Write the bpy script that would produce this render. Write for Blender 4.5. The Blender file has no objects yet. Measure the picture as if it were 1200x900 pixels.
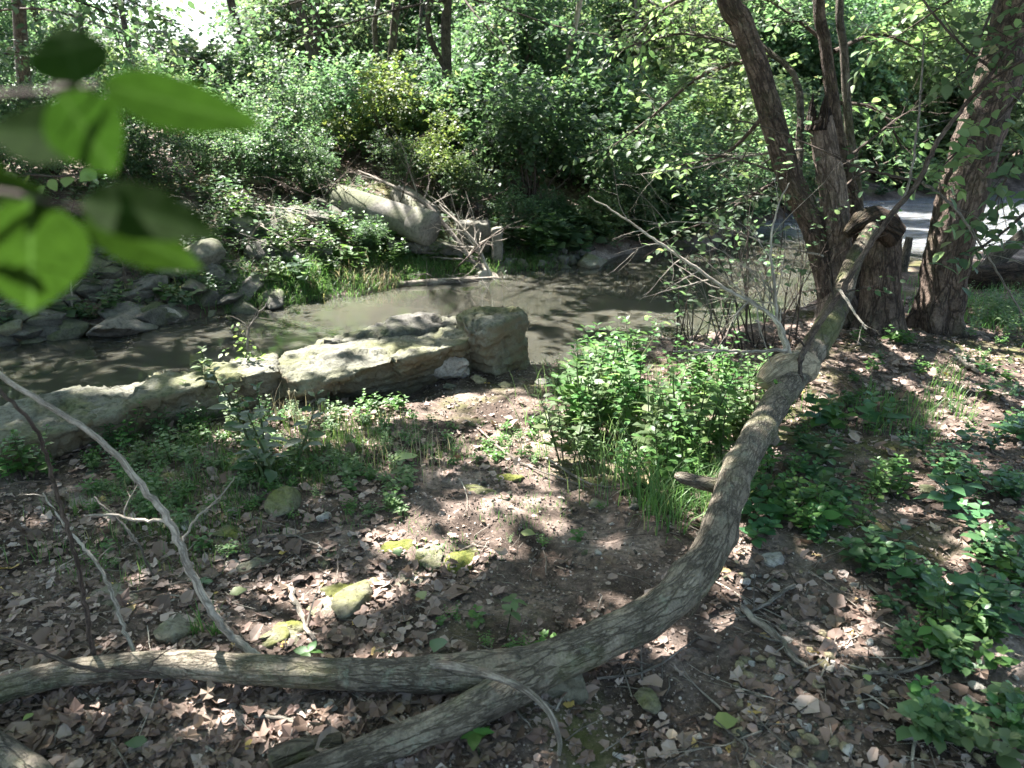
import bpy, math, random
import numpy as np
from mathutils import Vector, noise, Matrix, Euler

rad = math.radians
SC = bpy.context.scene
COL = SC.collection

# ------------------------------------------------------------------ camera
CAM_H, PITCH, FPX = 1.55, rad(19.5), 901.0
cam_d = bpy.data.cameras.new("camera")
cam = bpy.data.objects.new("camera", cam_d)
COL.objects.link(cam)
cam.location = (0, 0, CAM_H)
cam.rotation_euler = (math.pi / 2 - PITCH, 0, 0)
cam_d.sensor_width = 36.0
cam_d.lens = 36.0 * FPX / 1200.0
cam_d.clip_start = 0.02
cam_d.clip_end = 2000
cam_d.dof.use_dof = True
cam_d.dof.focus_distance = 3.6
cam_d.dof.aperture_fstop = 4.2
SC.camera = cam

# ------------------------------------------------------------------ sky, sun, exposure
SUN_DIR = Vector((-0.52, 0.56, 0)).normalized()
SUN_EL = rad(57)
TO_SUN = Vector((SUN_DIR.x * math.cos(SUN_EL), SUN_DIR.y * math.cos(SUN_EL), math.sin(SUN_EL)))
world = bpy.data.worlds.new("World")
SC.world = world
world.use_nodes = True
wn = world.node_tree.nodes
sky = wn.new("ShaderNodeTexSky")
sky.sky_type = 'NISHITA'
sky.sun_disc = False
sky.sun_elevation = SUN_EL
sky.sun_rotation = math.atan2(SUN_DIR.x, SUN_DIR.y)
sky.dust_density = 2.0
wn["Background"].inputs[1].default_value = 0.075
world.node_tree.links.new(sky.outputs[0], wn["Background"].inputs[0])
sun_d = bpy.data.lights.new("sun", 'SUN')
sun_d.energy = 5.0
sun_d.angle = rad(0.5)
sun_d.color = (1.0, 0.955, 0.92)
sun = bpy.data.objects.new("sun", sun_d)
COL.objects.link(sun)
sun.rotation_euler = TO_SUN.to_track_quat('Z', 'Y').to_euler()
SC.view_settings.view_transform = 'Standard'
SC.view_settings.look = 'None'
SC.view_settings.exposure = 2.95
SC.view_settings.gamma = 1.0
cy = SC.cycles
cy.max_bounces = 7
cy.diffuse_bounces = 3
cy.glossy_bounces = 2
cy.transmission_bounces = 4
cy.transparent_max_bounces = 4
cy.caustics_reflective = False
cy.caustics_refractive = False
cy.sample_clamp_indirect = 4.0

# ------------------------------------------------------------------ helpers: places
CP, SP = math.cos(PITCH), math.sin(PITCH)
def ray(px, py):
    x, v = (px - 600) / FPX, (450 - py) / FPX
    return Vector((x, CP + v * SP, -SP + v * CP))
def at(px, py, Y):
    d = ray(px, py)
    return Vector((0, 0, CAM_H)) + d * (Y / d.y)
def az(px, py, z):
    d = ray(px, py)
    return Vector((0, 0, CAM_H)) + d * ((z - CAM_H) / d.z)
def to_px(x, y, z):
    """numpy: world -> photo pixel"""
    dx, dy, dz = x, y, z - CAM_H
    dep = np.maximum(dy * CP - dz * SP, 1e-3)
    up = dy * SP + dz * CP
    return 600 + FPX * dx / dep, 450 - FPX * up / dep, dep

# ------------------------------------------------------------------ terrain
WATER_Z = -0.35
NEAR_X = [-60, -15, -8, -4, -2.5, -1.35, -.5, 0, .3, 1, 2, 2.6, 4.5, 7.3, 15, 60]
NEAR_Y = [0, 1.6, 2.4, 3.3, 3.75, 4.5, 5.0, 5.1, 5.0, 5.5, 6.1, 6.8, 8.8, 10.8, 14, 30]
FAR_X = [-60, -15, -8, -4.45, -3.3, -2.4, -1.55, -.42, .44, 1.2, 3.0, 4.1, 6.8, 10, 20, 60]
FAR_Y = [-2, 4.0, 5.5, 6.4, 7.07, 7.8, 8.5, 9.25, 9.8, 10.4, 11.6, 13.4, 17, 18.5, 23, 40]
def vnoise(x, y, s, seed=0.0):
    """cheap smooth 2-D noise from sines, -1..1"""
    a = np.sin(x * s * 1.7 + 3.1 * np.sin(y * s * .9 + seed) + seed * 2.3)
    b = np.sin(y * s * 1.9 + 2.7 * np.sin(x * s * 1.1 + seed * 1.7) + seed)
    c = np.sin((x + y) * s * 2.9 + 1.7 * np.sin((x - y) * s * 2.1 + seed * .7))
    return (a * b * .7 + .3 * c)
def height(x, y):
    x = np.asarray(x, float); y = np.asarray(y, float)
    yn = np.interp(x, NEAR_X, NEAR_Y) + .08 * vnoise(x, y * 0, 2.1, 4)
    yf = np.interp(x, FAR_X, FAR_Y) + .12 * vnoise(x, y * 0, 1.7, 9)
    dn, df = yn - y, y - yf
    t = np.clip((dn + .3) / .6, 0, 1)
    hn = -.7 + .7 * t * t * (3 - 2 * t)
    hn = hn + np.clip(dn, 0, 1) * (.030 * vnoise(x, y, 1.3, 1) + .014 * vnoise(x, y, 4.1, 2) + .006 * vnoise(x, y, 13, 3))
    # hollow under the middle slab
    hn = hn - .20 * np.exp(-(((x + .85) / .40) ** 2 + ((y - 4.42) / .24) ** 2))
    fl = np.interp(df, [-.4, 0, .3, 1.0, 2.5, 5, 15, 40, 120], [-.75, -.35, -.24, .02, .50, .85, 1.6, 2.6, 4])
    fr = np.interp(df, [-.4, 0, .5, 3, 10, 40, 120], [-.75, -.35, -.10, .2, .7, 1.8, 3])
    w = np.clip((x - 0.2) / 2.0, 0, 1)
    hf = fl * (1 - w) + fr * w
    hf = hf + np.clip(df, 0, 1) * (.10 * vnoise(x, y, .9, 6) + .05 * vnoise(x, y, 3, 7))
    return np.maximum(hn, hf)
def hz(x, y):
    return float(height(x, y))
def ground_at(px, py, tries=40):
    """walk the ray of a photo pixel to the terrain"""
    d = ray(px, py)
    t = _GT
    g_ = CAM_H + d.z * t - height(d.x * t, d.y * t)
    k = int(np.argmax(g_ <= 0)) if (g_ <= 0).any() else len(t) - 1
    a = t[k - 1] + (t[k] - t[k - 1]) * g_[k - 1] / max(g_[k - 1] - g_[k], 1e-9) if k else t[0]
    return Vector((d.x * a, d.y * a, hz(d.x * a, d.y * a)))
_GT = .8 * 1.008 ** np.arange(560)

# ------------------------------------------------------------------ helpers: meshes
def mesh_np(name, verts, faces, uv=None, smooth=True):
    """faces: (F,k) array with one k"""
    me = bpy.data.meshes.new(name)
    verts = np.asarray(verts, np.float32); faces = np.asarray(faces, np.int32)
    F, k = faces.shape
    me.vertices.add(len(verts)); me.vertices.foreach_set("co", verts.ravel())
    me.loops.add(F * k); me.loops.foreach_set("vertex_index", faces.ravel())
    me.polygons.add(F)
    me.polygons.foreach_set("loop_start", np.arange(0, F * k, k, dtype=np.int32))
    me.polygons.foreach_set("loop_total", np.full(F, k, np.int32))
    me.update(calc_edges=True)
    me.polygons.foreach_set("use_smooth", np.full(F, smooth))
    if uv is not None:
        l = me.uv_layers.new(name="UVMap")
        l.data.foreach_set("uv", np.asarray(uv, np.float32)[faces.ravel()].ravel())
    return me
def link(name, me, mat=None, parent=None, loc=None, rot=None, scl=None):
    if mat is not None and len(me.materials) == 0:
        me.materials.append(mat)
    o = bpy.data.objects.new(name, me)
    COL.objects.link(o)
    if parent is not None: o.parent = parent
    if loc is not None: o.location = loc
    if rot is not None: o.rotation_euler = rot
    if scl is not None: o.scale = scl if hasattr(scl, '__len__') else (scl,) * 3
    return o
def tag(o, label=None, cat=None, group=None, kind=None):
    if label: o['label'] = label
    if cat: o['category'] = cat
    if group: o['group'] = group
    if kind: o['kind'] = kind
    return o
def empty(name, loc, label, cat, group=None, rz=0, scl=1.0):
    o = bpy.data.objects.new(name, None)
    COL.objects.link(o)
    o.location = loc; o.rotation_euler = (0, 0, rz); o.scale = (scl,) * 3
    o.empty_display_size = .1
    return tag(o, label, cat, group)
def copy_tree(o, parent=None):
    c = o.copy(); COL.objects.link(c)
    if parent is not None: c.parent = parent
    for ch in o.children:
        copy_tree(ch, c)
    return c

class Geo:
    """collects tubes into one quad mesh with UVs (u round, v metres along)"""
    def __init__(s): s.v = []; s.f = []; s.uv = []; s.n = 0
    def tube(s, pts, radii, segs=6, bump=0.0, bs=6.0, sub=1, cap=True, flare=None):
        pts = [Vector(p) for p in pts]
        if sub > 1: pts, radii = smooth_path(pts, radii, sub)
        n = len(pts)
        P = np.array([tuple(p) for p in pts]); R = np.array(radii, float)
        T = np.gradient(P, axis=0); T /= np.linalg.norm(T, axis=1)[:, None] + 1e-9
        up = np.array([0, 0, 1.0]) if abs(T[0][2]) < .9 else np.array([1.0, 0, 0])
        A = np.cross(T[0], up); A /= np.linalg.norm(A)
        ring = []
        L = np.concatenate([[0], np.cumsum(np.linalg.norm(np.diff(P, axis=0), axis=1))])
        ang = np.linspace(0, 2 * np.pi, segs + 1)
        for i in range(n):
            A = A - T[i] * A.dot(T[i]); A /= np.linalg.norm(A) + 1e-9
            B = np.cross(T[i], A)
            r = np.full(segs + 1, R[i])
            if flare is not None: r = r * flare(L[i], ang)
            c = P[i] + np.outer(np.cos(ang) * r, A) + np.outer(np.sin(ang) * r, B)
            if bump > 0:
                for j in range(segs):
                    q = Vector(c[j]) * bs
                    d = noise.noise(q) * .6 + noise.noise(q * 2.7) * .3 + noise.noise(q * 6.1) * .12
                    c[j] += (c[j] - P[i]) * (d * bump)
                c[segs] = c[0]
            ring.append(c)
        V = np.concatenate(ring)
        a = (np.arange(n - 1)[:, None] * (segs + 1) + np.arange(segs)[None, :]).ravel()
        F = np.stack([a, a + 1, a + segs + 2, a + segs + 1], 1) + s.n
        U = np.stack([np.tile(ang / (2 * np.pi), n) * max(1, round(2 * np.pi * R.mean() / .1)) * .1, np.repeat(L, segs + 1)], 1)
        s.v.append(V); s.f.append(F); s.uv.append(U); s.n += len(V)
        if cap:
            for i, row in ((0, ring[0]), (n - 1, ring[-1])):
                c0 = len(row)
                sgn = -1 if i == 0 else 1
                cen = P[i] + T[i] * sgn * R[i] * .25
                V = np.concatenate([row[:-1], [cen]])
                k = segs
                F = []
                for j in range(0, k - 1, 2):
                    F.append([k, j, (j + 1) % k, (j + 2) % k] if i else [k, (j + 2) % k, (j + 1) % k, j])
                if k % 2: F.append([k, k - 1, 0, 0])
                F = np.array(F) + s.n
                s.v.append(V); s.f.append(F); s.uv.append(np.zeros((len(V), 2))); s.n += len(V)
        return s
    def mesh(s, name):
        f = np.concatenate(s.f)
        f = f[f[:, 2] != f[:, 3]]
        return mesh_np(name, np.concatenate(s.v), f, np.concatenate(s.uv))
def smooth_path(pts, radii, sub):
    out, rr = [], []
    n = len(pts)
    for i in range(n - 1):
        p0, p1, p2, p3 = pts[max(i - 1, 0)], pts[i], pts[i + 1], pts[min(i + 2, n - 1)]
        for k in range(sub):
            t = k / sub
            out.append(.5 * ((2 * p1) + (p2 - p0) * t + (2 * p0 - 5 * p1 + 4 * p2 - p3) * t * t + (3 * p1 - p0 - 3 * p2 + p3) * t ** 3))
            rr.append(radii[i] * (1 - t) + radii[i + 1] * t)
    out.append(pts[-1]); rr.append(radii[-1])
    return out, rr
def rv(rng, s=1.0):
    return Vector((rng.gauss(0, s), rng.gauss(0, s), rng.gauss(0, s)))
def twiggy(g, start, d, length, r, level, rng, gravity=0.0, kids=5, wob=.18, segs=5, spread=.9, tips=None):
    """a branching bare twig"""
    n = 7
    pts, rr = [Vector(start)], [r]
    dd = Vector(d).normalized()
    for i in range(1, n + 1):
        dd = (dd + rv(rng, wob) * .6 + Vector((0, 0, gravity))).normalized()
        pts.append(pts[-1] + dd * (length / n))
        rr.append(r * (1 - .8 * i / n))
    g.tube(pts, rr, segs if level > 0 else max(4, segs - 1), cap=False)
    if tips is not None: tips.append((pts[-1].copy(), dd.copy()))
    if level > 0:
        for k in range(kids):
            i = rng.randint(2, n - 1)
            t = (pts[i] - pts[i - 1]).normalized()
            nd = (t + rv(rng, spread * .55)).normalized()
            twiggy(g, pts[i], nd, length * rng.uniform(.3, .6), rr[i] * .6, level - 1, rng, gravity, max(2, kids - 2), wob, segs, spread, tips)

# leaf templates: x = along the leaf (0..1), y = across, z = up; all quads or tris
T_QUAD = (np.array([[0, 0, 0], [.45, .36, .07], [1, 0, -.06], [.45, -.36, .07]]), np.array([[0, 1, 2, 3]]))
T_OVATE = (np.array([[0, 0, 0], [.22, .24, .05], [.22, 0, 0], [.22, -.24, .05], [.58, .25, .03], [.58, 0, -.02], [.58, -.25, .03], [1, 0, -.12], [1, 0.001, -.12]]),
           np.array([[0, 2, 1, 0], [0, 3, 2, 0], [1, 2, 5, 4], [2, 3, 6, 5], [4, 5, 7, 4], [5, 6, 7, 5]]))
def tri_clean(T):
    """templates written as degenerate quads -> triangles"""
    tr = []
    for q in T[1]:
        q = list(q)
        u = list(dict.fromkeys(q))
        if len(u) == 3: tr.append(u)
        else: tr += [[q[0], q[1], q[2]], [q[0], q[2], q[3]]]
    return (T[0], np.array(tr))
T_OVATE = tri_clean(T_OVATE)
T_FLAT3 = (np.array([[0, 0, 0], [.3, .27, .1], [.8, .2, .05], [1, 0, -.04], [.75, -.2, .12], [.3, -.3, .0], [.45, 0, -.05]]),
           np.array([[6, 0, 5], [6, 1, 0], [6, 2, 1], [6, 3, 2], [6, 4, 3], [6, 5, 4]]))
_a = []
for i, (an, r) in enumerate([(180, .34), (150, .46), (115, .58), (95, .50), (60, .60), (42, .50), (0, .85), (-42, .52), (-60, .60), (-95, .47), (-115, .57), (-150, .47)]):
    _a.append([.45 + r * .75 * math.cos(rad(an)), r * .75 * math.sin(rad(an)), .10 * math.sin(i * 2.3)])
T_LOBED = (np.array(_a + [[.42, 0, -.02]]), np.array([[12, i, (i + 1) % 12] for i in range(12)])[:, ::-1])
T_BLADE = None
def norm(a): return a / (np.linalg.norm(a, axis=1)[:, None] + 1e-9)
def batch(T, pos, X, N, size, wid=1.0):
    """place a template at each pos with x axis X, approximate normal N"""
    tv, tf = T
    X = norm(X); Y = norm(np.cross(N, X)); Z = np.cross(X, Y)
    n, k = len(pos), len(tv)
    size = np.broadcast_to(size, (n,))[:, None, None]
    wid = np.broadcast_to(wid, (n,))[:, None, None]
    V = pos[:, None, :] + size * (tv[None, :, 0:1] * X[:, None, :] + wid * tv[None, :, 1:2] * Y[:, None, :] + tv[None, :, 2:3] * Z[:, None, :])
    F = (tf[None] + (np.arange(n) * k)[:, None, None]).reshape(-1, tf.shape[1])
    return V.reshape(-1, 3), F
def join(parts):
    vs, fs, o = [], [], 0
    for v, f in parts:
        vs.append(v); fs.append(f + o); o += len(v)
    return np.concatenate(vs), np.concatenate(fs)

def sprays(rs, org, dirs, L, per, leaf, droop=.15, flat=.75, T=T_QUAD, wid=1.0):
    """leafy twigs: origins org (n,3), directions dirs (n,3); leaves alternate on both sides"""
    n = len(org)
    dirs = norm(dirs)
    t = np.tile(np.linspace(.12, 1, per), n)
    o = np.repeat(org, per, 0); d = np.repeat(dirs, per, 0)
    LL = np.repeat(np.broadcast_to(L, (n,)), per)
    up = np.array([0, 0, 1.0]) + rs.normal(0, .25, (n, 3)) * (1.6 - flat)
    up = np.repeat(norm(up), per, 0)
    side = norm(np.cross(d, up)) * np.tile(np.where(np.arange(per) % 2, 1, -1), n)[:, None]
    p = o + d * (t * LL)[:, None] - np.array([0, 0, 1.0]) * (droop * (t ** 2) * LL)[:, None] + rs.normal(0, .012, (n * per, 3))
    X = d * .55 + side * .8 + rs.normal(0, .25, (n * per, 3)) - np.array([0, 0, .25])
    N = up + rs.normal(0, .42, (n * per, 3))
    s = leaf * rs.uniform(.6, 1.25, n * per)
    return batch(T, p, X, N, s, wid)

# ------------------------------------------------------------------ materials
def mat(name):
    m = bpy.data.materials.new(name); m.use_nodes = True
    nt = m.node_tree
    b = nt.nodes["Principled BSDF"]
    return m, nt, b
def N(nt, t, **k):
    n = nt.nodes.new(t)
    for a, v in k.items(): setattr(n, a, v)
    return n
def ramp(nt, fac, stops):
    r = N(nt, "ShaderNodeValToRGB")
    e = r.color_ramp.elements
    while len(e) < len(stops): e.new(.5)
    for i, (p, c) in enumerate(stops):
        e[i].position = p; e[i].color = (*c, 1) if len(c) == 3 else c
    nt.links.new(fac, r.inputs[0])
    return r
def noise_n(nt, vec, scale, detail=4, rough=.6, dist=0):
    n = N(nt, "ShaderNodeTexNoise")
    n.inputs["Scale"].default_value = scale; n.inputs["Detail"].default_value = detail
    n.inputs["Roughness"].default_value = rough; n.inputs["Distortion"].default_value = dist
    if vec is not None: nt.links.new(vec, n.inputs["Vector"])
    return n
def mixc(nt, fac, a, b, mode='MIX'):
    m = N(nt, "ShaderNodeMix", data_type='RGBA', blend_type=mode)
    for i, v in ((0, fac), (6, a), (7, b)):
        if isinstance(v, (int, float)): m.inputs[i].default_value = v
        elif isinstance(v, tuple): m.inputs[i].default_value = (*v, 1)
        else: nt.links.new(v, m.inputs[i])
    return m.outputs[2]
def bump(nt, b, h, strength, dist):
    n = N(nt, "ShaderNodeBump"); n.inputs["Strength"].default_value = strength; n.inputs["Distance"].default_value = dist
    nt.links.new(h, n.inputs["Height"]); nt.links.new(n.outputs[0], b.inputs["Normal"])
    return n

def leaf_mat(name, stops, trans=.42, rough=.45, obj_var=.25, tcol=1.5, spec=.35):
    m, nt, b = mat(name)
    g = N(nt, "ShaderNodeNewGeometry")
    oi = N(nt, "ShaderNodeObjectInfo")
    r = ramp(nt, g.outputs["Random Per Island"], stops)
    hs = N(nt, "ShaderNodeHueSaturation")
    mr = N(nt, "ShaderNodeMapRange"); mr.inputs[3].default_value = 1 - obj_var; mr.inputs[4].default_value = 1 + obj_var
    nt.links.new(oi.outputs["Random"], mr.inputs[0]); nt.links.new(mr.outputs[0], hs.inputs["Value"])
    mr2 = N(nt, "ShaderNodeMapRange"); mr2.inputs[3].default_value = .485; mr2.inputs[4].default_value = .515
    nt.links.new(oi.outputs["Random"], mr2.inputs[0]); nt.links.new(mr2.outputs[0], hs.inputs["Hue"])
    nt.links.new(r.outputs[0], hs.inputs["Color"])
    nt.links.new(hs.outputs[0], b.inputs["Base Color"])
    b.inputs["Roughness"].default_value = rough
    b.inputs["Specular IOR Level"].default_value = spec
    tr = N(nt, "ShaderNodeBsdfTranslucent")
    tc = mixc(nt, 1.0, hs.outputs[0], (tcol * 1.05, tcol * 1.12, tcol * .78), 'MULTIPLY')
    nt.links.new(tc, tr.inputs[0])
    mx = N(nt, "ShaderNodeMixShader"); mx.inputs[0].default_value = trans
    nt.links.new(b.outputs[0], mx.inputs[1]); nt.links.new(tr.outputs[0], mx.inputs[2])
    nt.links.new(mx.outputs[0], nt.nodes["Material Output"].inputs[0])
    return m
LEAF_DARK = leaf_mat("leaf_dark_green", [(0, (.045, .085, .048)), (.5, (.068, .120, .066)), (.9, (.095, .16, .078)), (1, (.16, .21, .09))], trans=.52, rough=.48, spec=.35)
LEAF_MID = leaf_mat("leaf_mid_green", [(0, (.052, .094, .050)), (.5, (.084, .136, .074)), (.92, (.130, .18, .105)), (1, (.22, .22, .11))], rough=.5, spec=.3, trans=.55)
LEAF_LIGHT = leaf_mat("leaf_light_green", [(0, (.080, .132, .056)), (.5, (.115, .178, .078)), (1, (.18, .23, .11))], trans=.5, rough=.5, spec=.3)
LEAF_YEL = leaf_mat("leaf_yellow_green", [(0, (.075, .125, .040)), (.5, (.11, .17, .050)), (1, (.20, .23, .07))], trans=.45)
LEAF_HERB = leaf_mat("leaf_herb", [(0, (.045, .115, .030)), (.5, (.070, .155, .038)), (1, (.11, .20, .05))], trans=.38)
LEAF_GC = leaf_mat("leaf_ground_cover", [(0, (.032, .088, .034)), (.5, (.048, .115, .042)), (1, (.085, .16, .05))], trans=.3, spec=.45)
GRASS = leaf_mat("grass_blade", [(0, (.050, .110, .032)), (.6, (.085, .165, .046)), (.94, (.13, .20, .07)), (1, (.30, .27, .14))], trans=.4)
DRYGRASS = leaf_mat("dry_grass", [(0, (.20, .165, .115)), (1, (.36, .31, .225))], trans=.3)
LITTER = leaf_mat("dead_leaf", [(0, (.065, .043, .030)), (.3, (.14, .095, .070)), (.6, (.23, .165, .130)), (.85, (.33, .255, .21)), (.985, (.37, .30, .25)), (1, (.50, .36, .10))], trans=.12, rough=.6, tcol=1.0, obj_var=.2)
FRESHFALL = leaf_mat("fallen_green_leaf", [(0, (.12, .19, .06)), (.6, (.20, .25, .08)), (1, (.42, .34, .08))], trans=.15, tcol=1.0)
NEARLEAF = leaf_mat("near_leaf", [(0, (.010, .026, .004)), (1, (.016, .038, .006))], trans=.5, rough=.7, tcol=1.2, obj_var=.3, spec=.03)

def add_veins(m):
    nt = m.node_tree; uv = N(nt, "ShaderNodeUVMap"); uv.uv_map = "UVMap"; sx = N(nt, "ShaderNodeSeparateXYZ"); nt.links.new(uv.outputs[0], sx.inputs[0])
    ab = N(nt, "ShaderNodeMath", operation='ABSOLUTE'); nt.links.new(sx.outputs[1], ab.inputs[0])
    mid = N(nt, "ShaderNodeMapRange"); mid.inputs[1].default_value = .008; mid.inputs[2].default_value = .028; mid.inputs[3].default_value = 1; mid.inputs[4].default_value = 0
    nt.links.new(ab.outputs[0], mid.inputs[0])
    k = N(nt, "ShaderNodeMath", operation='MULTIPLY_ADD'); k.inputs[1].default_value = -.9; nt.links.new(ab.outputs[0], k.inputs[0]); nt.links.new(sx.outputs[0], k.inputs[2])
    w = N(nt, "ShaderNodeMath", operation='MULTIPLY'); w.inputs[1].default_value = 7.0; nt.links.new(k.outputs[0], w.inputs[0])
    fr = N(nt, "ShaderNodeMath", operation='FRACT'); nt.links.new(w.outputs[0], fr.inputs[0])
    sd = N(nt, "ShaderNodeMapRange"); sd.inputs[1].default_value = .0; sd.inputs[2].default_value = .16; sd.inputs[3].default_value = .7; sd.inputs[4].default_value = 0; nt.links.new(fr.outputs[0], sd.inputs[0])
    mx = N(nt, "ShaderNodeMath", operation='MAXIMUM'); nt.links.new(mid.outputs[0], mx.inputs[0]); nt.links.new(sd.outputs[0], mx.inputs[1])
    hs = [n for n in nt.nodes if n.type == 'HUE_SAT'][0]
    blot = noise_n(nt, uv.outputs[0], 6, 5, .7)
    base = mixc(nt, 1.0, hs.outputs[0], ramp(nt, blot.outputs[0], [(.35, (.75, .75, .7)), (.65, (1.25, 1.2, 1.1))]).outputs[0], 'MULTIPLY')
    c = mixc(nt, mx.outputs[0], base, (.028, .055, .014))
    for l in list(hs.outputs[0].links):
        if l.to_node.name.startswith("Principled") or (l.to_node.type == 'MIX' and l.to_socket != base.node.inputs[6]):
            nt.links.new(c, l.to_socket)
add_veins(NEARLEAF)

def bark_mat(name, dark, light, moss=0.25, scale=1.0, depth=.012, lichen=.3):
    m, nt, b = mat(name)
    uv = N(nt, "ShaderNodeUVMap"); uv.uv_map = "UVMap"
    tc = N(nt, "ShaderNodeTexCoord")
    mp = N(nt, "ShaderNodeMapping"); mp.inputs["Scale"].default_value = (1.0, .22, 1)
    nt.links.new(uv.outputs[0], mp.inputs[0])
    dn = noise_n(nt, mp.outputs[0], 26 * scale, 3)
    add = N(nt, "ShaderNodeVectorMath", operation='MULTIPLY_ADD')
    nt.links.new(dn.outputs["Color"], add.inputs[0]); add.inputs[1].default_value = (.06 / scale,) * 3
    nt.links.new(mp.outputs[0], add.inputs[2])
    vo = N(nt, "ShaderNodeTexVoronoi", feature='DISTANCE_TO_EDGE'); vo.inputs["Scale"].default_value = 34 * scale
    nt.links.new(add.outputs[0], vo.inputs[0])
    crk = N(nt, "ShaderNodeMapRange"); crk.inputs[2].default_value = .16
    nt.links.new(vo.outputs[0], crk.inputs[0])
    vo2 = N(nt, "ShaderNodeTexVoronoi", feature='DISTANCE_TO_EDGE'); vo2.inputs["Scale"].default_value = 13 * scale
    nt.links.new(add.outputs[0], vo2.inputs[0])
    crk2 = N(nt, "ShaderNodeMapRange"); crk2.inputs[2].default_value = .07
    nt.links.new(vo2.outputs[0], crk2.inputs[0])
    nm = noise_n(nt, tc.outputs["Object"], 9, 4, .7)
    ms_ = ramp(nt, nm.outputs[0], [(.42, (0, 0, 0)), (.60, (.9, .9, .9))])
    mxk = N(nt, "ShaderNodeMath", operation='MAXIMUM'); nt.links.new(crk.outputs[0], mxk.inputs[0]); nt.links.new(ms_.outputs[0], mxk.inputs[1])
    crack = N(nt, "ShaderNodeMath", operation='MULTIPLY'); nt.links.new(mxk.outputs[0], crack.inputs[0]); nt.links.new(crk2.outputs[0], crack.inputs[1])
    n2 = noise_n(nt, tc.outputs["Object"], 60 * scale, 6, .7)
    n3 = noise_n(nt, tc.outputs["Object"], 5, 5, .65)
    hgt = N(nt, "ShaderNodeMath", operation='MULTIPLY_ADD'); hgt.inputs[1].default_value = .7
    nt.links.new(n2.outputs[0], hgt.inputs[0]); nt.links.new(crack.outputs[0], hgt.inputs[2])
    cr = ramp(nt, n2.outputs[0], [(.3, dark), (.7, light)])
    c = mixc(nt, crack.outputs[0], tuple(v * .6 for v in dark), cr.outputs[0])
    big = ramp(nt, n3.outputs[0], [(.35, (.6, .58, .56)), (.65, (1.25, 1.22, 1.15))])
    c = mixc(nt, 1.0, c, big.outputs[0], 'MULTIPLY')
    n4 = noise_n(nt, tc.outputs["Object"], 14, 6, .75)
    lm = ramp(nt, n4.outputs[0], [(.56, (0, 0, 0)), (.66, (1, 1, 1))])
    lf = N(nt, "ShaderNodeMath", operation='MULTIPLY'); lf.inputs[1].default_value = lichen
    nt.links.new(lm.outputs[0], lf.inputs[0])
    c = mixc(nt, lf.outputs[0], c, (.24, .26, .19))
    n5 = noise_n(nt, tc.outputs["Object"], 3.2, 6, .7)
    mm = ramp(nt, n5.outputs[0], [(.52, (0, 0, 0)), (.64, (1, 1, 1))])
    mf = N(nt, "ShaderNodeMath", operation='MULTIPLY'); mf.inputs[1].default_value = moss
    nt.links.new(mm.outputs[0], mf.inputs[0])
    c = mixc(nt, mf.outputs[0], c, (.085, .105, .028))
    nt.links.new(c, b.inputs["Base Color"])
    b.inputs["Roughness"].default_value = .85; b.inputs["Specular IOR Level"].default_value = .2
    bump(nt, b, hgt.outputs[0], .9, depth)
    return m
BARK_LOG = bark_mat("log_bark", (.105, .090, .070), (.26, .23, .185), .35, 2.3, .008, .5)
BARK_RED = bark_mat("reddish_bark", (.070, .052, .043), (.195, .150, .122), .15, 1.0, .022, .2)
BARK_SNAG = bark_mat("weathered_snag_bark", (.15, .115, .098), (.36, .29, .245), .1, 1.0, .022, .25)
BARK_GREY = bark_mat("grey_bark", (.075, .066, .055), (.20, .175, .145), .25, 1.8, .01, .35)
BARK_MOSS = bark_mat("mossy_bark", (.07, .06, .045), (.17, .145, .11), .6, 1.0, .01, .4)
TWIG_PALE = bark_mat("pale_dead_twig", (.30, .27, .23), (.52, .48, .42), .05, 2.0, .002, .25)
TWIG_DARK = bark_mat("dark_twig", (.055, .042, .036), (.14, .11, .095), .05, 2.0, .002, .15)
TWIG_GREY = bark_mat("grey_dead_wood", (.16, .14, .12), (.33, .30, .265), .08, 1.4, .004, .3)
WOOD_ROT = bark_mat("rotten_wood", (.018, .012, .009), (.085, .058, .040), .1, .8, .02, .1)
WOOD_PALE = bark_mat("bare_pale_wood", (.26, .215, .15), (.42, .36, .26), .12, 1.5, .004, .25)
STEM = bark_mat("green_stem", (.05, .075, .03), (.11, .14, .06), 0, 2, .001, 0)

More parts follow.
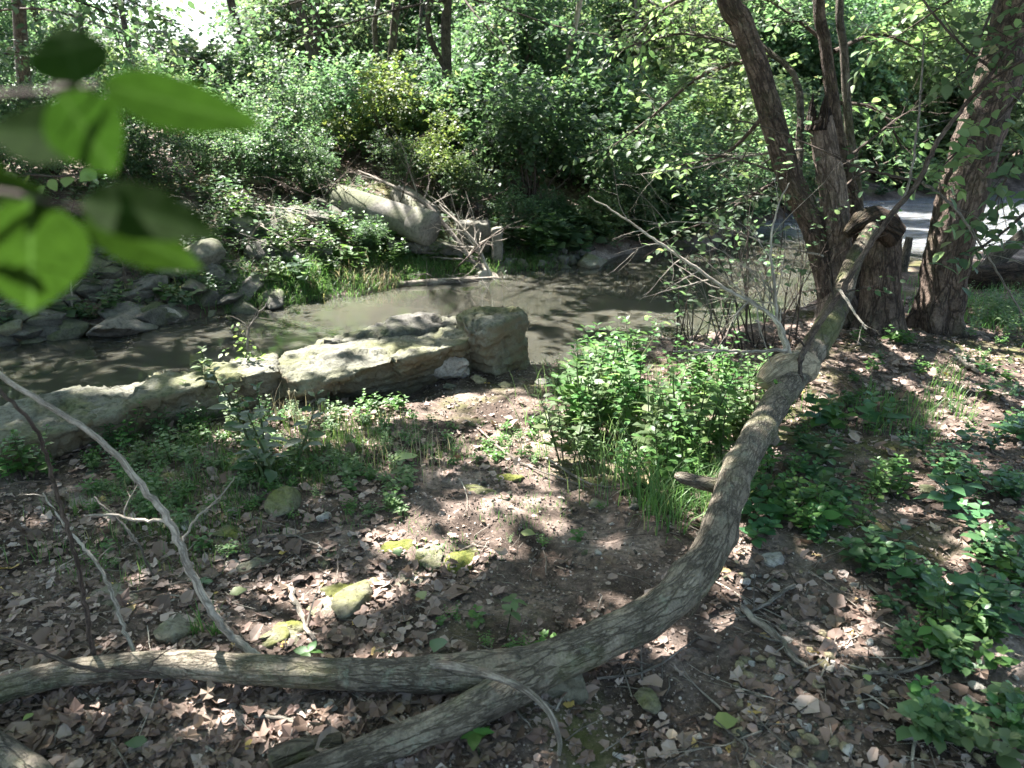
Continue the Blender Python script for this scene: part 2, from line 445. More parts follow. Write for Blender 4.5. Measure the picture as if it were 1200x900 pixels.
def rock_mat(name, dark, light, moss=.4, mosscol=(.105, .115, .028), scale=1.0, pits=.5, upmoss=True, bd=.02, stain=False):
    m, nt, b = mat(name)
    tc = N(nt, "ShaderNodeTexCoord"); oi = N(nt, "ShaderNodeObjectInfo"); g = N(nt, "ShaderNodeNewGeometry")
    of = N(nt, "ShaderNodeVectorMath", operation='ADD')
    nt.links.new(g.outputs["Position"], of.inputs[0]); nt.links.new(oi.outputs["Random"], of.inputs[1])
    v = of.outputs[0]
    n1 = noise_n(nt, v, 4 * scale, 9, .68); n2 = noise_n(nt, v, 34 * scale, 8, .72); n3 = noise_n(nt, v, 1.8 * scale, 6, .6, .6)
    cr = ramp(nt, n1.outputs[0], [(.32, dark), (.5, tuple((a + c) / 2 for a, c in zip(dark, light))), (.68, light)])
    sp = ramp(nt, n2.outputs[0], [(.36, (.45, .43, .4)), (.5, (1, 1, 1)), (.72, (1.35, 1.33, 1.28))])
    c = mixc(nt, .85, cr.outputs[0], sp.outputs[0], 'MULTIPLY')
    mm = ramp(nt, n3.outputs[0], [(.45, (0, 0, 0)), (.6, (1, 1, 1))])
    fac = N(nt, "ShaderNodeMath", operation='MULTIPLY'); fac.inputs[1].default_value = moss
    nt.links.new(mm.outputs[0], fac.inputs[0])
    f2 = N(nt, "ShaderNodeMath", operation='MULTIPLY'); f2.use_clamp = True
    up = N(nt, "ShaderNodeSeparateXYZ"); nt.links.new(g.outputs["Normal"], up.inputs[0])
    mr = N(nt, "ShaderNodeMapRange"); mr.inputs[1].default_value = -.2; mr.inputs[2].default_value = .6; mr.inputs[3].default_value = .35
    nt.links.new(up.outputs[2], mr.inputs[0])
    nt.links.new(fac.outputs[0], f2.inputs[0]); nt.links.new(mr.outputs[0], f2.inputs[1])
    mc = ramp(nt, n2.outputs[0], [(.3, tuple(x * .55 for x in mosscol)), (.7, tuple(x * 1.5 for x in mosscol))])
    c = mixc(nt, f2.outputs[0], c, mc.outputs[0])
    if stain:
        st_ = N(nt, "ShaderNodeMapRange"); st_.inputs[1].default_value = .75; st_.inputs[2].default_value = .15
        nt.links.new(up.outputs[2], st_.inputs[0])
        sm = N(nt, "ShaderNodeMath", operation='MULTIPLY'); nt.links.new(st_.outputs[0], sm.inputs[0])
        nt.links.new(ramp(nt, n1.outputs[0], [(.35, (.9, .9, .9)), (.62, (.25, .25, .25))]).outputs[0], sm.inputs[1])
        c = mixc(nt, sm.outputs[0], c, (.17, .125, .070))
    nt.links.new(c, b.inputs["Base Color"])
    b.inputs["Roughness"].default_value = .88; b.inputs["Specular IOR Level"].default_value = .25
    vo = N(nt, "ShaderNodeTexVoronoi"); vo.inputs["Scale"].default_value = 22 * scale; nt.links.new(v, vo.inputs[0])
    pm = N(nt, "ShaderNodeMapRange"); pm.inputs[2].default_value = .28; nt.links.new(vo.outputs[0], pm.inputs[0])
    h = N(nt, "ShaderNodeMath", operation='MULTIPLY_ADD'); h.inputs[1].default_value = pits * .25
    hs = N(nt, "ShaderNodeMath", operation='ADD')
    nt.links.new(n1.outputs[0], hs.inputs[0]); nt.links.new(n2.outputs[0], hs.inputs[1])
    nt.links.new(pm.outputs[0], h.inputs[0]); nt.links.new(hs.outputs[0], h.inputs[2])
    bump(nt, b, h.outputs[0], 1.0, bd)
    return m
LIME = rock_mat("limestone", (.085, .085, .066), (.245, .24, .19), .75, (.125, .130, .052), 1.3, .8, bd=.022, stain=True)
ROCK_GREY = rock_mat("grey_stone", (.050, .048, .042), (.165, .157, .135), .7, (.07, .085, .028), 1.5, .5, bd=.02)
ROCK_PALE = rock_mat("pale_stone", (.25, .225, .195), (.46, .43, .385), .1, (.12, .12, .04), 1.6, .3, bd=.012)
ROCK_MOSS = rock_mat("mossy_stone", (.13, .12, .085), (.28, .265, .20), 1.0, (.13, .14, .028), 1.4, .4)
ROCK_YEL = rock_mat("ochre_stone", (.20, .165, .095), (.36, .31, .20), .3, (.12, .125, .03), 1.6, .2, bd=.012)
CONCRETE = rock_mat("weathered_concrete", (.075, .07, .06), (.18, .17, .145), .55, (.09, .105, .04), .8, .2, bd=.006)

# ground
GROUND, nt, b = mat("soil")
g = N(nt, "ShaderNodeNewGeometry"); v = g.outputs["Position"]
n1 = noise_n(nt, v, 2.2, 8, .65); n2 = noise_n(nt, v, 40, 8, .75); n3 = noise_n(nt, v, .9, 5, .6); n4 = noise_n(nt, v, 160, 4, .7)
c = ramp(nt, n1.outputs[0], [(.40, (.050, .037, .029)), (.53, (.13, .10, .082)), (.68, (.29, .235, .20))]).outputs[0]
c = mixc(nt, 1.0, c, ramp(nt, n2.outputs[0], [(.32, (.45, .42, .4)), (.52, (1, 1, 1)), (.68, (1.9, 1.8, 1.7))]).outputs[0], 'MULTIPLY')
c = mixc(nt, ramp(nt, n4.outputs[0], [(.60, (0, 0, 0)), (.68, (.7, .7, .7))]).outputs[0], c, (.24, .20, .165))
mossf = ramp(nt, n3.outputs[0], [(.54, (0, 0, 0)), (.64, (.75, .75, .75))]).outputs[0]
c = mixc(nt, mossf, c, mixc(nt, n2.outputs[0], (.035, .05, .014), (.13, .14, .035)))
nt.links.new(c, b.inputs["Base Color"])
b.inputs["Roughness"].default_value = .95; b.inputs["Specular IOR Level"].default_value = .15
hs = N(nt, "ShaderNodeMath", operation='ADD'); nt.links.new(n2.outputs[0], hs.inputs[0]); nt.links.new(n4.outputs[0], hs.inputs[1])
bump(nt, b, hs.outputs[0], .6, .010)

WATER, nt, b = mat("muddy_water")
g = N(nt, "ShaderNodeNewGeometry"); mp = N(nt, "ShaderNodeMapping"); nt.links.new(g.outputs["Position"], mp.inputs[0])
mp.inputs["Rotation"].default_value = (0, 0, rad(-25)); mp.inputs["Scale"].default_value = (.6, 1.5, 1)
n1 = noise_n(nt, mp.outputs[0], 2.2, 3, .5); n2 = noise_n(nt, mp.outputs[0], 14, 3, .55); n3 = noise_n(nt, g.outputs["Position"], .7, 4, .6)
nt.links.new(ramp(nt, n3.outputs[0], [(.35, (.036, .036, .027)), (.65, (.060, .058, .046))]).outputs[0], b.inputs["Base Color"])
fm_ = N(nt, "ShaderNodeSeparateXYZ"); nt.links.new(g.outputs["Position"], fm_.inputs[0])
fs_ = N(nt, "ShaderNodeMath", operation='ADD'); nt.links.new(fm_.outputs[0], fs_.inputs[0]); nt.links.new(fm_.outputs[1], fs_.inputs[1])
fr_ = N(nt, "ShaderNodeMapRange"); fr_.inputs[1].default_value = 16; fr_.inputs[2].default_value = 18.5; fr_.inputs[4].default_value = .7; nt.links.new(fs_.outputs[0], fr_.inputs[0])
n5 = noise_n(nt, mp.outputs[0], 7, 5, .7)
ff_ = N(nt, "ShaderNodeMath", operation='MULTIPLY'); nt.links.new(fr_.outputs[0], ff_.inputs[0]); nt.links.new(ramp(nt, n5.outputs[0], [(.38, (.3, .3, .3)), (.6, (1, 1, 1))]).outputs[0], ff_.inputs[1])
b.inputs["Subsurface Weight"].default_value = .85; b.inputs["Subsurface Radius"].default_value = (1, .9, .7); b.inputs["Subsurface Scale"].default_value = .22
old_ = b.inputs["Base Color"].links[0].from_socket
nt.links.new(mixc(nt, ff_.outputs[0], old_, (.36, .38, .40)), b.inputs["Base Color"])  # pale foam tone on the riffle, also standing in for reflected sky
b.inputs["Roughness"].default_value = .02; b.inputs["IOR"].default_value = 1.45
hs = N(nt, "ShaderNodeMath", operation='MULTIPLY_ADD'); hs.inputs[1].default_value = .22
nt.links.new(n2.outputs[0], hs.inputs[0]); nt.links.new(n1.outputs[0], hs.inputs[2])
sx = N(nt, "ShaderNodeSeparateXYZ"); nt.links.new(g.outputs["Position"], sx.inputs[0])
rf = N(nt, "ShaderNodeMapRange"); rf.inputs[1].default_value = 15; rf.inputs[2].default_value = 18; rf.inputs[3].default_value = .12; rf.inputs[4].default_value = 2.2
sy = N(nt, "ShaderNodeMath", operation='ADD'); nt.links.new(sx.outputs[0], sy.inputs[0]); nt.links.new(sx.outputs[1], sy.inputs[1])
nt.links.new(sy.outputs[0], rf.inputs[0])
hm = N(nt, "ShaderNodeMath", operation='MULTIPLY'); nt.links.new(hs.outputs[0], hm.inputs[0]); nt.links.new(rf.outputs[0], hm.inputs[1])
bump(nt, b, hm.outputs[0], .6, .03)

# ------------------------------------------------------------------ ground and water
def axis(lo, mid0, mid1, hi, nmid, nout):
    a = mid0 - (mid0 - lo) * (np.linspace(1, 0, nout, endpoint=False) ** 2.6)
    c = mid1 + (hi - mid1) * (np.linspace(0, 1, nout + 1)[1:] ** 2.6)
    return np.concatenate([a, np.linspace(mid0, mid1, nmid), c])
gx = axis(-160, -4.2, 4.8, 160, 330, 60)
gy = axis(-60, 1.0, 7.5, 240, 260, 75)
X, Y = np.meshgrid(gx, gy)
Z = height(X, Y)
near = np.exp(-((X / 4.5) ** 4 + ((Y - 3.5) / 3.6) ** 4))
Z = Z + near * (.007 * vnoise(X, Y, 31, 5) + .004 * vnoise(X, Y, 67, 8)) * (Z > -.3)
V = np.stack([X.ravel(), Y.ravel(), Z.ravel()], 1)
nx, ny = len(gx), len(gy)
i = (np.arange(ny - 1)[:, None] * nx + np.arange(nx - 1)[None]).ravel()
ground = link("ground", mesh_np("ground", V, np.stack([i, i + 1, i + nx + 1, i + nx], 1)), GROUND)
ground['kind'] = 'structure'
wx = np.linspace(-60, 60, 61); wy = np.linspace(-5, 45, 41)
X, Y = np.meshgrid(wx, wy)
i = (np.arange(40)[:, None] * 61 + np.arange(60)[None]).ravel()
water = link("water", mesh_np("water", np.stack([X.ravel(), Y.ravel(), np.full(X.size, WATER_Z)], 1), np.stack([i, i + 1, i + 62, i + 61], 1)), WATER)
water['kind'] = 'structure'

# ------------------------------------------------------------------ rocks
def hull_rock(name, pts, voxel, amp, freq, seed, mat_, strata=0.0, parent=None):
    import bmesh
    bm = bmesh.new()
    for p in pts: bm.verts.new(p)
    bmesh.ops.convex_hull(bm, input=bm.verts)
    me = bpy.data.meshes.new(name + "_hull"); bm.to_mesh(me); bm.free()
    o = bpy.data.objects.new(name, me); COL.objects.link(o)
    md = o.modifiers.new("r", 'REMESH'); md.mode = 'VOXEL'; md.voxel_size = voxel
    md2 = o.modifiers.new("s", 'SMOOTH'); md2.iterations = 2; md2.factor = .6
    dg = bpy.context.evaluated_depsgraph_get()
    me2 = bpy.data.meshes.new_from_object(o.evaluated_get(dg))
    o.modifiers.clear(); o.data = me2; bpy.data.meshes.remove(me)
    me2.name = name
    n = len(me2.vertices)
    co = np.zeros(n * 3, np.float32); me2.vertices.foreach_get("co", co); co = co.reshape(-1, 3)
    no = np.zeros(n * 3, np.float32); me2.vertex_normals.foreach_get("vector", no); no = no.reshape(-1, 3)
    off = Vector((seed * 3.7, seed * 1.3, 0))
    d = np.empty(n)
    for k in range(n):
        q = Vector(co[k]) * freq + off
        a = .35 * noise.noise(q) + .40 * noise.noise(q * 2.3) + .32 * noise.noise(q * 5.1) + .22 * noise.noise(q * 11)
        c = noise.cell(Vector((q.x * .9, q.y * .9, q.z * 1.6)) + rv0 * a) - .5
        d[k] = a * amp + c * amp * .9 - amp * .9 * max(0, abs(noise.noise(q * 1.3 + rv0 * 9)) * -6 + .5)
        if strata: d[k] += strata * math.sin((co[k][2] + .03 * noise.noise(q * .6)) * 95)
    co += no * d[:, None].astype(np.float32)
    me2.vertices.foreach_set("co", co.ravel()); me2.update()
    me2.polygons.foreach_set("use_smooth", np.full(len(me2.polygons), True))
    me2.materials.clear(); me2.materials.append(mat_)
    if parent: o.parent = parent
    return o
rv0 = Vector((.6, .6, .6))

# slab A: long, left, at the water's edge
A = []
for (px, py, z) in [(-130, 500, .20), (0, 471, .21), (120, 449, .20), (240, 430, .20), (325, 411, .19), (322, 437, .20), (250, 456, .19), (150, 478, .19), (60, 492, .18), (-130, 530, .20)]:
    A.append(az(px, py, z))
A1 = [p for p in A] 
bot = [Vector((p.x, p.y + .02, -.22)) for p in A]
# build slab A in two pieces that touch, as the crack in the photograph shows
def sub_slab(idx_top, extra, name, **k):
    pts = list(extra)
    for p in idx_top: pts += [p, Vector((p.x + .01, p.y + .03, -.25))]
    return hull_rock(name, pts, **k)
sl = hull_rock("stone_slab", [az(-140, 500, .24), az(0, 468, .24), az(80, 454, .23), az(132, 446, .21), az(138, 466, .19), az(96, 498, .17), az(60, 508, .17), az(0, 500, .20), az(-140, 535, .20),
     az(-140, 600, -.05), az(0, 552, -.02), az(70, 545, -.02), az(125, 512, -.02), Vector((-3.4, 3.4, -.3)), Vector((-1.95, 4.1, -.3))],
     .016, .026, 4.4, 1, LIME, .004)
tag(sl, "pale mossy stone slab at the far left of the water's edge ledge, its end chipped white", "stone slab")
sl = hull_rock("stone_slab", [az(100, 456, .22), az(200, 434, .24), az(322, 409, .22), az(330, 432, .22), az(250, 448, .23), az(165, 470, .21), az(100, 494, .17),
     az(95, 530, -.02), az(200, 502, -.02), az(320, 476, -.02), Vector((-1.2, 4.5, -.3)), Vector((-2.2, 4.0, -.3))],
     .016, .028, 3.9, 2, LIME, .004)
tag(sl, "long rounded stone slab between the left end slab and the overhanging slab, brown hollow front", "stone slab")
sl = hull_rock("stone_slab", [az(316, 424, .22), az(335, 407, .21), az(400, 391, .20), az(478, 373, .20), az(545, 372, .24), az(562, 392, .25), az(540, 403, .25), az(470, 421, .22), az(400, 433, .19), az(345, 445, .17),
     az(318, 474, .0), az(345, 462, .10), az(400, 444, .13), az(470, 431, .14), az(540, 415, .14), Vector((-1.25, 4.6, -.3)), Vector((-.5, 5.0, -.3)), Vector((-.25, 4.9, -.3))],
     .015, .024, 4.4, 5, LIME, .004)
tag(sl, "flat overhanging stone slab with a dark hollow beneath its front edge", "stone slab")
sl = hull_rock("stone_slab", [az(372, 400, .24), az(470, 368, .27), az(540, 362, .28), az(550, 376, .25), az(470, 384, .25), az(400, 400, .24),
     Vector((-1.0, 5.0, -.2)), Vector((-.3, 5.3, -.2)), Vector((-.3, 4.9, -.1)), Vector((-.9, 4.7, -.1))],
     .02, .03, 4.2, 9, ROCK_GREY, 0)
tag(sl, "low grey slab behind the overhanging slab, left of the tall block", "stone slab")
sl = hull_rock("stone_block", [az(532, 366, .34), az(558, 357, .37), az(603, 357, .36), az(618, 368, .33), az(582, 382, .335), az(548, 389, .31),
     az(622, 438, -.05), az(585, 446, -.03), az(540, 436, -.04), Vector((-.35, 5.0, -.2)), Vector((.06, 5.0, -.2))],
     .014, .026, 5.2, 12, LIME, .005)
tag(sl, "tall squared mossy stone block at the right end of the ledge, right face in shade", "stone block")
sl = hull_rock("rock", [az(482, 410, .17), az(528, 407, .18), az(550, 422, .13), az(548, 440, .02), az(484, 444, .0), az(495, 405, .17), Vector((-.5, 4.62, -.06)), Vector((-.25, 4.62, -.06))],
     .014, .02, 7, 21, ROCK_PALE, 0)
tag(sl, "pale rough rock set against the left foot of the tall block", "rock")

def blob_mesh(name, seed, subdiv=3, sq=(1, 1, 1), cuts=7, amp=.10, freq=1.6):
    import bmesh
    rng = random.Random(seed)
    bm = bmesh.new()
    bmesh.ops.create_icosphere(bm, subdivisions=subdiv, radius=1)
    planes = []
    for _ in range(cuts):
        n = rv(rng).normalized(); planes.append((n, rng.uniform(.42, .80)))
    for vv in bm.verts:
        p = vv.co.copy()
        for n, d in planes:
            k = p.dot(n)
            if k > d: p -= n * (k - d) * .98
        q = p * freq + Vector((seed, 0, 0))
        p *= 1 + amp * noise.noise(q) + amp * .5 * noise.noise(q * 2.9) + amp * .25 * noise.noise(q * 7)
        vv.co = Vector((p.x * sq[0], p.y * sq[1], p.z * sq[2]))
    me = bpy.data.meshes.new(name); bm.to_mesh(me); bm.free()
    me.polygons.foreach_set("use_smooth", np.full(len(me.polygons), subdiv > 2))
    return me
def place_rock(name, me, mt, px, py, size, label, cat="rock", group=None, sink=.3, rz=None, loc=None, sc=(1, 1, 1), rng=random.Random(5)):
    p = Vector(loc) if loc is not None else ground_at(px, py)
    m2 = me.copy(); m2.materials.clear(); m2.materials.append(mt)
    o = link(name, m2)
    o.location = (p.x, p.y, p.z + size * (1 - 2 * sink) * .5)
    o.rotation_euler = (rng.uniform(-.15, .15), rng.uniform(-.15, .15), rng.uniform(0, 6.28) if rz is None else rz)
    o.scale = (size * sc[0], size * sc[1], size * sc[2])
    return tag(o, label, cat, group)
blobs = [blob_mesh("rock", s, 4, (1, .8, .6), 8) for s in (3, 8, 14, 22, 31)]
blobs3 = [blob_mesh("rock", s, 4, (1, .8, .55), 13, .07, 1.8) for s in (43, 48, 54, 62, 71)]
pebs = [blob_mesh("pebble", s, 2, (1, .75, .55), 6, .12) for s in (80, 81, 82, 83)]
R = place_rock
R("rock", blobs[0], ROCK_PALE, 476, 451, .085, "rounded pale grey stone lying before the hollow of the overhanging slab")
R("rock", blobs[1], ROCK_YEL, 562, 447, .055, "small ochre rock at the front foot of the tall block")
R("rock", blobs[2], ROCK_YEL, 592, 453, .05, "small ochre stone just right of the ochre rock by the tall block")
R("rock", blobs[2], LIME, 528, 455, .05, "small grey rock in front of the pale rough rock")
R("rock", blobs[3], ROCK_PALE, 637, 449, .06, "flat pale stone right of the tall block beside the water")
R("rock", blobs[4], ROCK_MOSS, 413, 708, .085, "square-edged rock with bright moss in the middle of the clearing", sc=(1.1, .9, 1))
R("rock", blobs[1], ROCK_MOSS, 335, 596, .10, "half-buried mottled grey rock by the left grass")
R("rock", blobs[0], ROCK_PALE, 380, 608, .035, "small pale stone beside the mottled grey rock")
R("rock", blobs[0], ROCK_MOSS, 658, 812, .085, "mossy boulder tucked under the crook of the fallen trunk", sc=(1, .8, 1.1))
R("rock", blobs[2], ROCK_MOSS, 505, 648, .09, "low moss-covered rock in the sunny middle of the clearing", sink=.75)
R("rock", blobs[3], ROCK_MOSS, 205, 735, .085, "mossy dark rock just behind the left limb of the fallen tree", sink=.5)
R("rock", blobs[4], ROCK_MOSS, 320, 750, .06, "moss-speckled rock behind the left limb where the pale twig sprouts", sink=.6)
R("rock", blobs[1], ROCK_PALE, 270, 665, .05, "flat stone among the litter above the left limb", sink=.7)
R("rock", blobs[0], ROCK_MOSS, 760, 825, .05, "small dark mossy stone right of the fork of the trunk")
R("rock", blobs[4], ROCK_PALE, 905, 655, .05, "pale stone between the trunk shadow and the herbs", sink=.55)
R("rock", blobs[2], ROCK_YEL, 1043, 575, .055, "yellowish rock among the herbs on the right")
R("rock", blobs[3], ROCK_GREY, 1085, 577, .055, "upright grey rock among the herbs on the right", sc=(.7, .7, 1.3))
R("rock", blobs[3], ROCK_PALE, 275, 514, .055, "flat pale stone behind the left grass near the slabs", sink=.6)
R("rock", blobs[4], LIME, 125, 548, .16, "flat pale stone half sunk below the left slabs", sink=.75, sc=(1.3, .8, .8))

mrng = random.Random(12); mm_ = [blob_mesh("moss", s_, 4, (1, .8, .5), 3, .22, 2.2) for s_ in (5, 6, 7)]
for m_ in mm_: m_.materials.append(ROCK_MOSS)
for px, py in [(505, 652), (470, 640), (540, 655), (400, 690), (380, 712), (215, 610), (240, 600), (190, 560), (300, 660), (130, 700), (345, 735), (270, 620), (590, 560), (560, 575), (330, 745), (480, 680), (250, 585), (700, 590)]:
    p = ground_at(px, py); o = link("moss_patch", mrng.choice(mm_), None, None, p - Vector((0, 0, .012)), (0, 0, mrng.uniform(0, 6)), (mrng.uniform(.05, .13), mrng.uniform(.05, .10), .05))
    tag(o, "low yellow-green moss cushion on the ground of the clearing", "moss", "moss cushions on the clearing floor")
# pebbles scattered over the right foreground and path
prng = random.Random(77)
peb_m = []
for me in pebs:
    for mt in (ROCK_PALE, ROCK_YEL, ROCK_GREY):
        m2 = me.copy(); m2.materials.append(mt); peb_m.append(m2)
spots = []
for k in range(260):
    if k < 190: px, py = prng.gauss(950, 100), prng.uniform(670, 900)
    elif k < 225: px, py = prng.uniform(560, 820), prng.uniform(500, 720)
    else: px, py = prng.uniform(0, 500), prng.uniform(600, 890)
    if 560 < px < 850 and 650 < py < 860: continue
    spots.append((px, py))
for px, py in spots:
    p = ground_at(px, py)
    o = link("pebble", prng.choice(peb_m))
    s = prng.choice([.011, .014, .018, .025])
    o.location = p + Vector((0, 0, s * .35)); o.scale = (s,) * 3; o.rotation_euler = (prng.uniform(-.4, .4), prng.uniform(-.4, .4), prng.uniform(0, 6))
    tag(o, "small pebble lying loose among the leaf litter on the near bank", "pebble", "pebbles in the leaf litter")

# far bank rubble
rub = random.Random(9)
rub_m = []
for me in blobs3:
    for mt in (ROCK_GREY, CONCRETE, ROCK_GREY):
        m2 = me.copy(); m2.materials.append(mt); rub_m.append(m2)
def far_rock(px, py, s, label=None, sc=(1, 1, 1), rz=None, mt=None, group="rubble stones on the far bank"):
    p = ground_at(px, py)
    me = rub.choice(rub_m)
    if mt is not None:
        me = me.copy(); me.materials.clear(); me.materials.append(mt)
    o = link("rock", me)
    o.location = p + Vector((0, 0, s * .12)); o.scale = (s * sc[0], s * sc[1], s * sc[2])
    o.rotation_euler = (rub.uniform(-.35, .35), rub.uniform(-.35, .35), rub.uniform(0, 6) if rz is None else rz)
    return tag(o, label or "grey rubble stone heaped on the far bank slope", "rock", None if label else group)
far_rock(330, 270, .42, "large pale-topped boulder high in the far bank rubble", mt=LIME)
far_rock(285, 268, .30, "boulder left of the pale-topped boulder on the far bank")
far_rock(235, 310, .36, "grey boulder behind the hanging leaf on the far bank")
far_rock(196, 372, .17, "rounded stone at the waterline right of the wedge slab", mt=ROCK_PALE)
far_rock(245, 350, .2, "pale stone on the far waterline grass")
far_rock(15, 395, .22, "pale angular stone at the far left waterline", mt=LIME)
far_rock(48, 408, .22, "flat dark stone at the far left waterline")
far_rock(115, 318, .34, "squared dark concrete lump in the far left rubble", mt=CONCRETE)
far_rock(415, 262, .24, "pale stone under the left end of the concrete pipe", mt=ROCK_PALE)
far_rock(690, 312, .40, "pale boulder at the water's edge under the dark bush", sc=(1.3, .8, .8), mt=LIME)
far_rock(665, 318, .15, "small stone left of the pale waterline boulder")
for k in range(190):
    px = rub.uniform(-60, 520); edge = np.interp(px, [0, 190, 330, 440, 560], [400, 380, 352, 335, 320])
    py = edge - rub.random() ** 1.3 * np.interp(px, [0, 200, 400, 520], [140, 130, 120, 70])
    if px > 320 and py > edge - 45: continue
    s = rub.choice([.07, .10, .14, .20, .28])
    far_rock(px, py, s, sc=(1.2, 1, rub.uniform(.6, 1)))
for k in range(26):
    px = rub.uniform(560, 690)
    far_rock(px, rub.uniform(288, 312), rub.uniform(.07, .16))
# wedge slab standing in the water at left
w = hull_rock("wedge_slab", [az(98, 393, -.32), az(150, 398, -.42), az(190, 385, -.42), az(105, 385, -.15), at(162, 358, 7.15), at(150, 360, 7.5), at(188, 386, 6.9), at(120, 378, 7.5), at(100, 400, 7.2)],
              .03, .02, 3, 31, CONCRETE, 0)
tag(w, "tilted triangular grey slab rising from the far waterline at left", "stone slab")
for (x0, y0, x1, y1, t, lab) in [(95, 300, 150, 296, .10, "flat ledge stone above the squared lump in the far left rubble"), (330, 250, 390, 262, .09, "flat ledge stone below the bush left of the pipe"),
                            (455, 292, 545, 300, .14, "mossy ledge stone in shade below the pipe's mouth"), (0, 372, 35, 378, .12, "flat ledge stone at the far left edge")]:
    p, q = ground_at(x0, y0 + 8), ground_at(x1, y1 + 8)
    d = (q - p).normalized(); n = Vector((-d.y, d.x, 0))
    pts = []
    for base in (p, q):
        for s_ in (-.05, .45):
            for zz in (0, t * 1.2):
                pts.append(base + n * s_ + Vector((0, 0, zz + .05)))
    o = hull_rock("ledge_stone", pts, .03, .025, 4, x0, ROCK_GREY, 0)
    tag(o, lab, "ledge stone")

# ------------------------------------------------------------------ concrete pipe on the far bank
def pipe():
    a, b_ = at(398, 234, 10.0), at(486, 262, 9.4)
    e = empty("concrete_pipe", a, "large grey concrete pipe sticking out of the rubble on the far bank", "pipe")
    d = (b_ - a).normalized(); segs = 48; g = Geo()
    R0 = .185
    rows = [(0, R0), (.3, R0), (.6, R0), (.9, R0), (1.2, R0), (1.4, R0), (1.41, R0 * 1.0), (1.42, R0 * 1.14)]
    L = (b_ - a).length
    g.tube([d * (L * t) for t in np.linspace(0, 1, 14)], [R0] * 14, segs, cap=False)
    link("barrel", g.mesh("pipe_barrel"), CONCRETE, e)
    g = Geo()
    g.tube([d * (L - .02), d * (L + .0), d * (L + .22), d * (L + .24), d * (L + .23), d * (L + .02), d * (L - .5)],
           [R0 * 1.0, R0 * 1.15, R0 * 1.16, R0 * 1.12, R0 * .84, R0 * .80, R0 * .8], segs, cap=False)
    link("socket_rim", g.mesh("pipe_rim"), CONCRETE, e)
pipe()
# second grey pipe stub behind the brush
g = Geo(); a = at(470, 232, 10.7)
g.tube([Vector((0, 0, 0)), Vector((.22, -.3, -.1)), Vector((.42, -.6, -.2))], [.19, .19, .19], 32, .03, 3)
o = link("concrete_pipe", g.mesh("pipe_stub"), CONCRETE, None, a)
tag(o, "shorter grey concrete pipe half hidden behind dead brush beside the first", "pipe")
# concrete post
g = Geo(); p = ground_at(580, 308)
pts = [Vector((-.05, -.06, -.2)), Vector((.10, -.06, -.2)), Vector((.10, .06, -.2)), Vector((-.05, .06, -.2)), Vector((-.04, -.06, .44)), Vector((.10, -.06, .46)), Vector((.10, .06, .46)), Vector((-.04, .06, .42))]
o = hull_rock("concrete_post", [p + q for q in pts], .02, .012, 6, 41, CONCRETE)
tag(o, "short upright pale concrete post on the far bank", "post")
p = ground_at(556, 300)
o = hull_rock("concrete_block", [p + Vector((x, y, z)) for x in (-.22, .2) for y in (0, .3) for z in (-.1, .42)], .025, .02, 4, 44, CONCRETE)
tag(o, "mossy concrete block left of the short post on the far bank", "concrete block")

# ------------------------------------------------------------------ fallen tree across the foreground
ft = empty("fallen_tree", az(640, 778, 0), "long bare fallen trunk sweeping across the foreground from the broken stump", "fallen tree")
def rel(p, e): return Vector(p) - e.location
tp = [(1024, 264, .80, .070), (1010, 286, .73, .078), (998, 312, .62, .092), (986, 347, .48, .108), (971, 380, .37, .122), (952, 412, .29, .125), (932, 440, .25, .118),
      (912, 468, .25, .106), (886, 512, .27, .097), (862, 560, .28, .09), (846, 610, .27, .088), (827, 655, .23, .09), (796, 694, .18, .095), (752, 727, .15, .094), (700, 753, .135, .095), (652, 774, .125, .095), (600, 790, .12, .082), (560, 790, .115, .060)]
def nodes(lst, e): return [rel(az(a, b_, z), e) for a, b_, z, r in lst], [r for *_, r in lst]
def knobby(L, ang):
    f = 1
    for l0, a0, w, h in ((.22, 2.0, .05, .25), (.55, 5.0, .06, .18), (.9, 1.0, .04, .22), (1.25, 3.6, .06, .20), (1.62, .4, .05, .28), (1.9, 4.2, .07, .25), (2.15, 2.2, .05, .3), (2.4, 5.4, .05, .25), (2.62, 1.2, .05, .2)):
        f = f + h * np.exp(-((L - l0) / w) ** 2) * np.clip(np.cos(ang - a0), 0, 1) ** 2 + .035 * np.exp(-((L - l0) / (w * .5)) ** 2)
    return f
P_, R_ = nodes(tp, ft); R_ = [q * (.58 + .05 * min(1, i_ / 5)) for i_, q in enumerate(R_)]
g = Geo(); g.tube(P_[5:], R_[5:], 56, .17, 6.5, sub=14, flare=knobby)
link("trunk", g.mesh("fallen_trunk"), BARK_LOG, ft)
g = Geo(); g.tube(P_[:6], R_[:6], 40, .10, 8, sub=12)
link("mossy_trunk", g.mesh("fallen_trunk_moss"), BARK_MOSS, ft)
l1 = [(650, 776, .115, .07), (600, 784, .12, .075), (550, 789, .11, .068), (480, 791, .10, .058), (400, 790, .095, .053), (300, 785, .09, .052), (200, 778, .085, .048), (130, 783, .08, .046), (60, 792, .075, .046), (0, 808, .07, .046), (-80, 830, .06, .044), (-200, 850, .05, .04)]
P_, R_ = nodes(l1, ft); R_ = [q * .80 for q in R_]; g = Geo(); g.tube(P_, R_, 36, .18, 9, sub=12)
link("limb", g.mesh("left_limb"), BARK_LOG, ft)
l2 = [(660, 775, .12, .07), (610, 800, .11, .08), (560, 828, .10, .07), (500, 855, .085, .062), (440, 878, .07, .056), (380, 900, .06, .052), (310, 930, .05, .05), (230, 965, .04, .045)]
P_, R_ = nodes(l2, ft); R_ = [q * .68 for q in R_]; g = Geo(); g.tube(P_, R_, 36, .18, 9, sub=12)
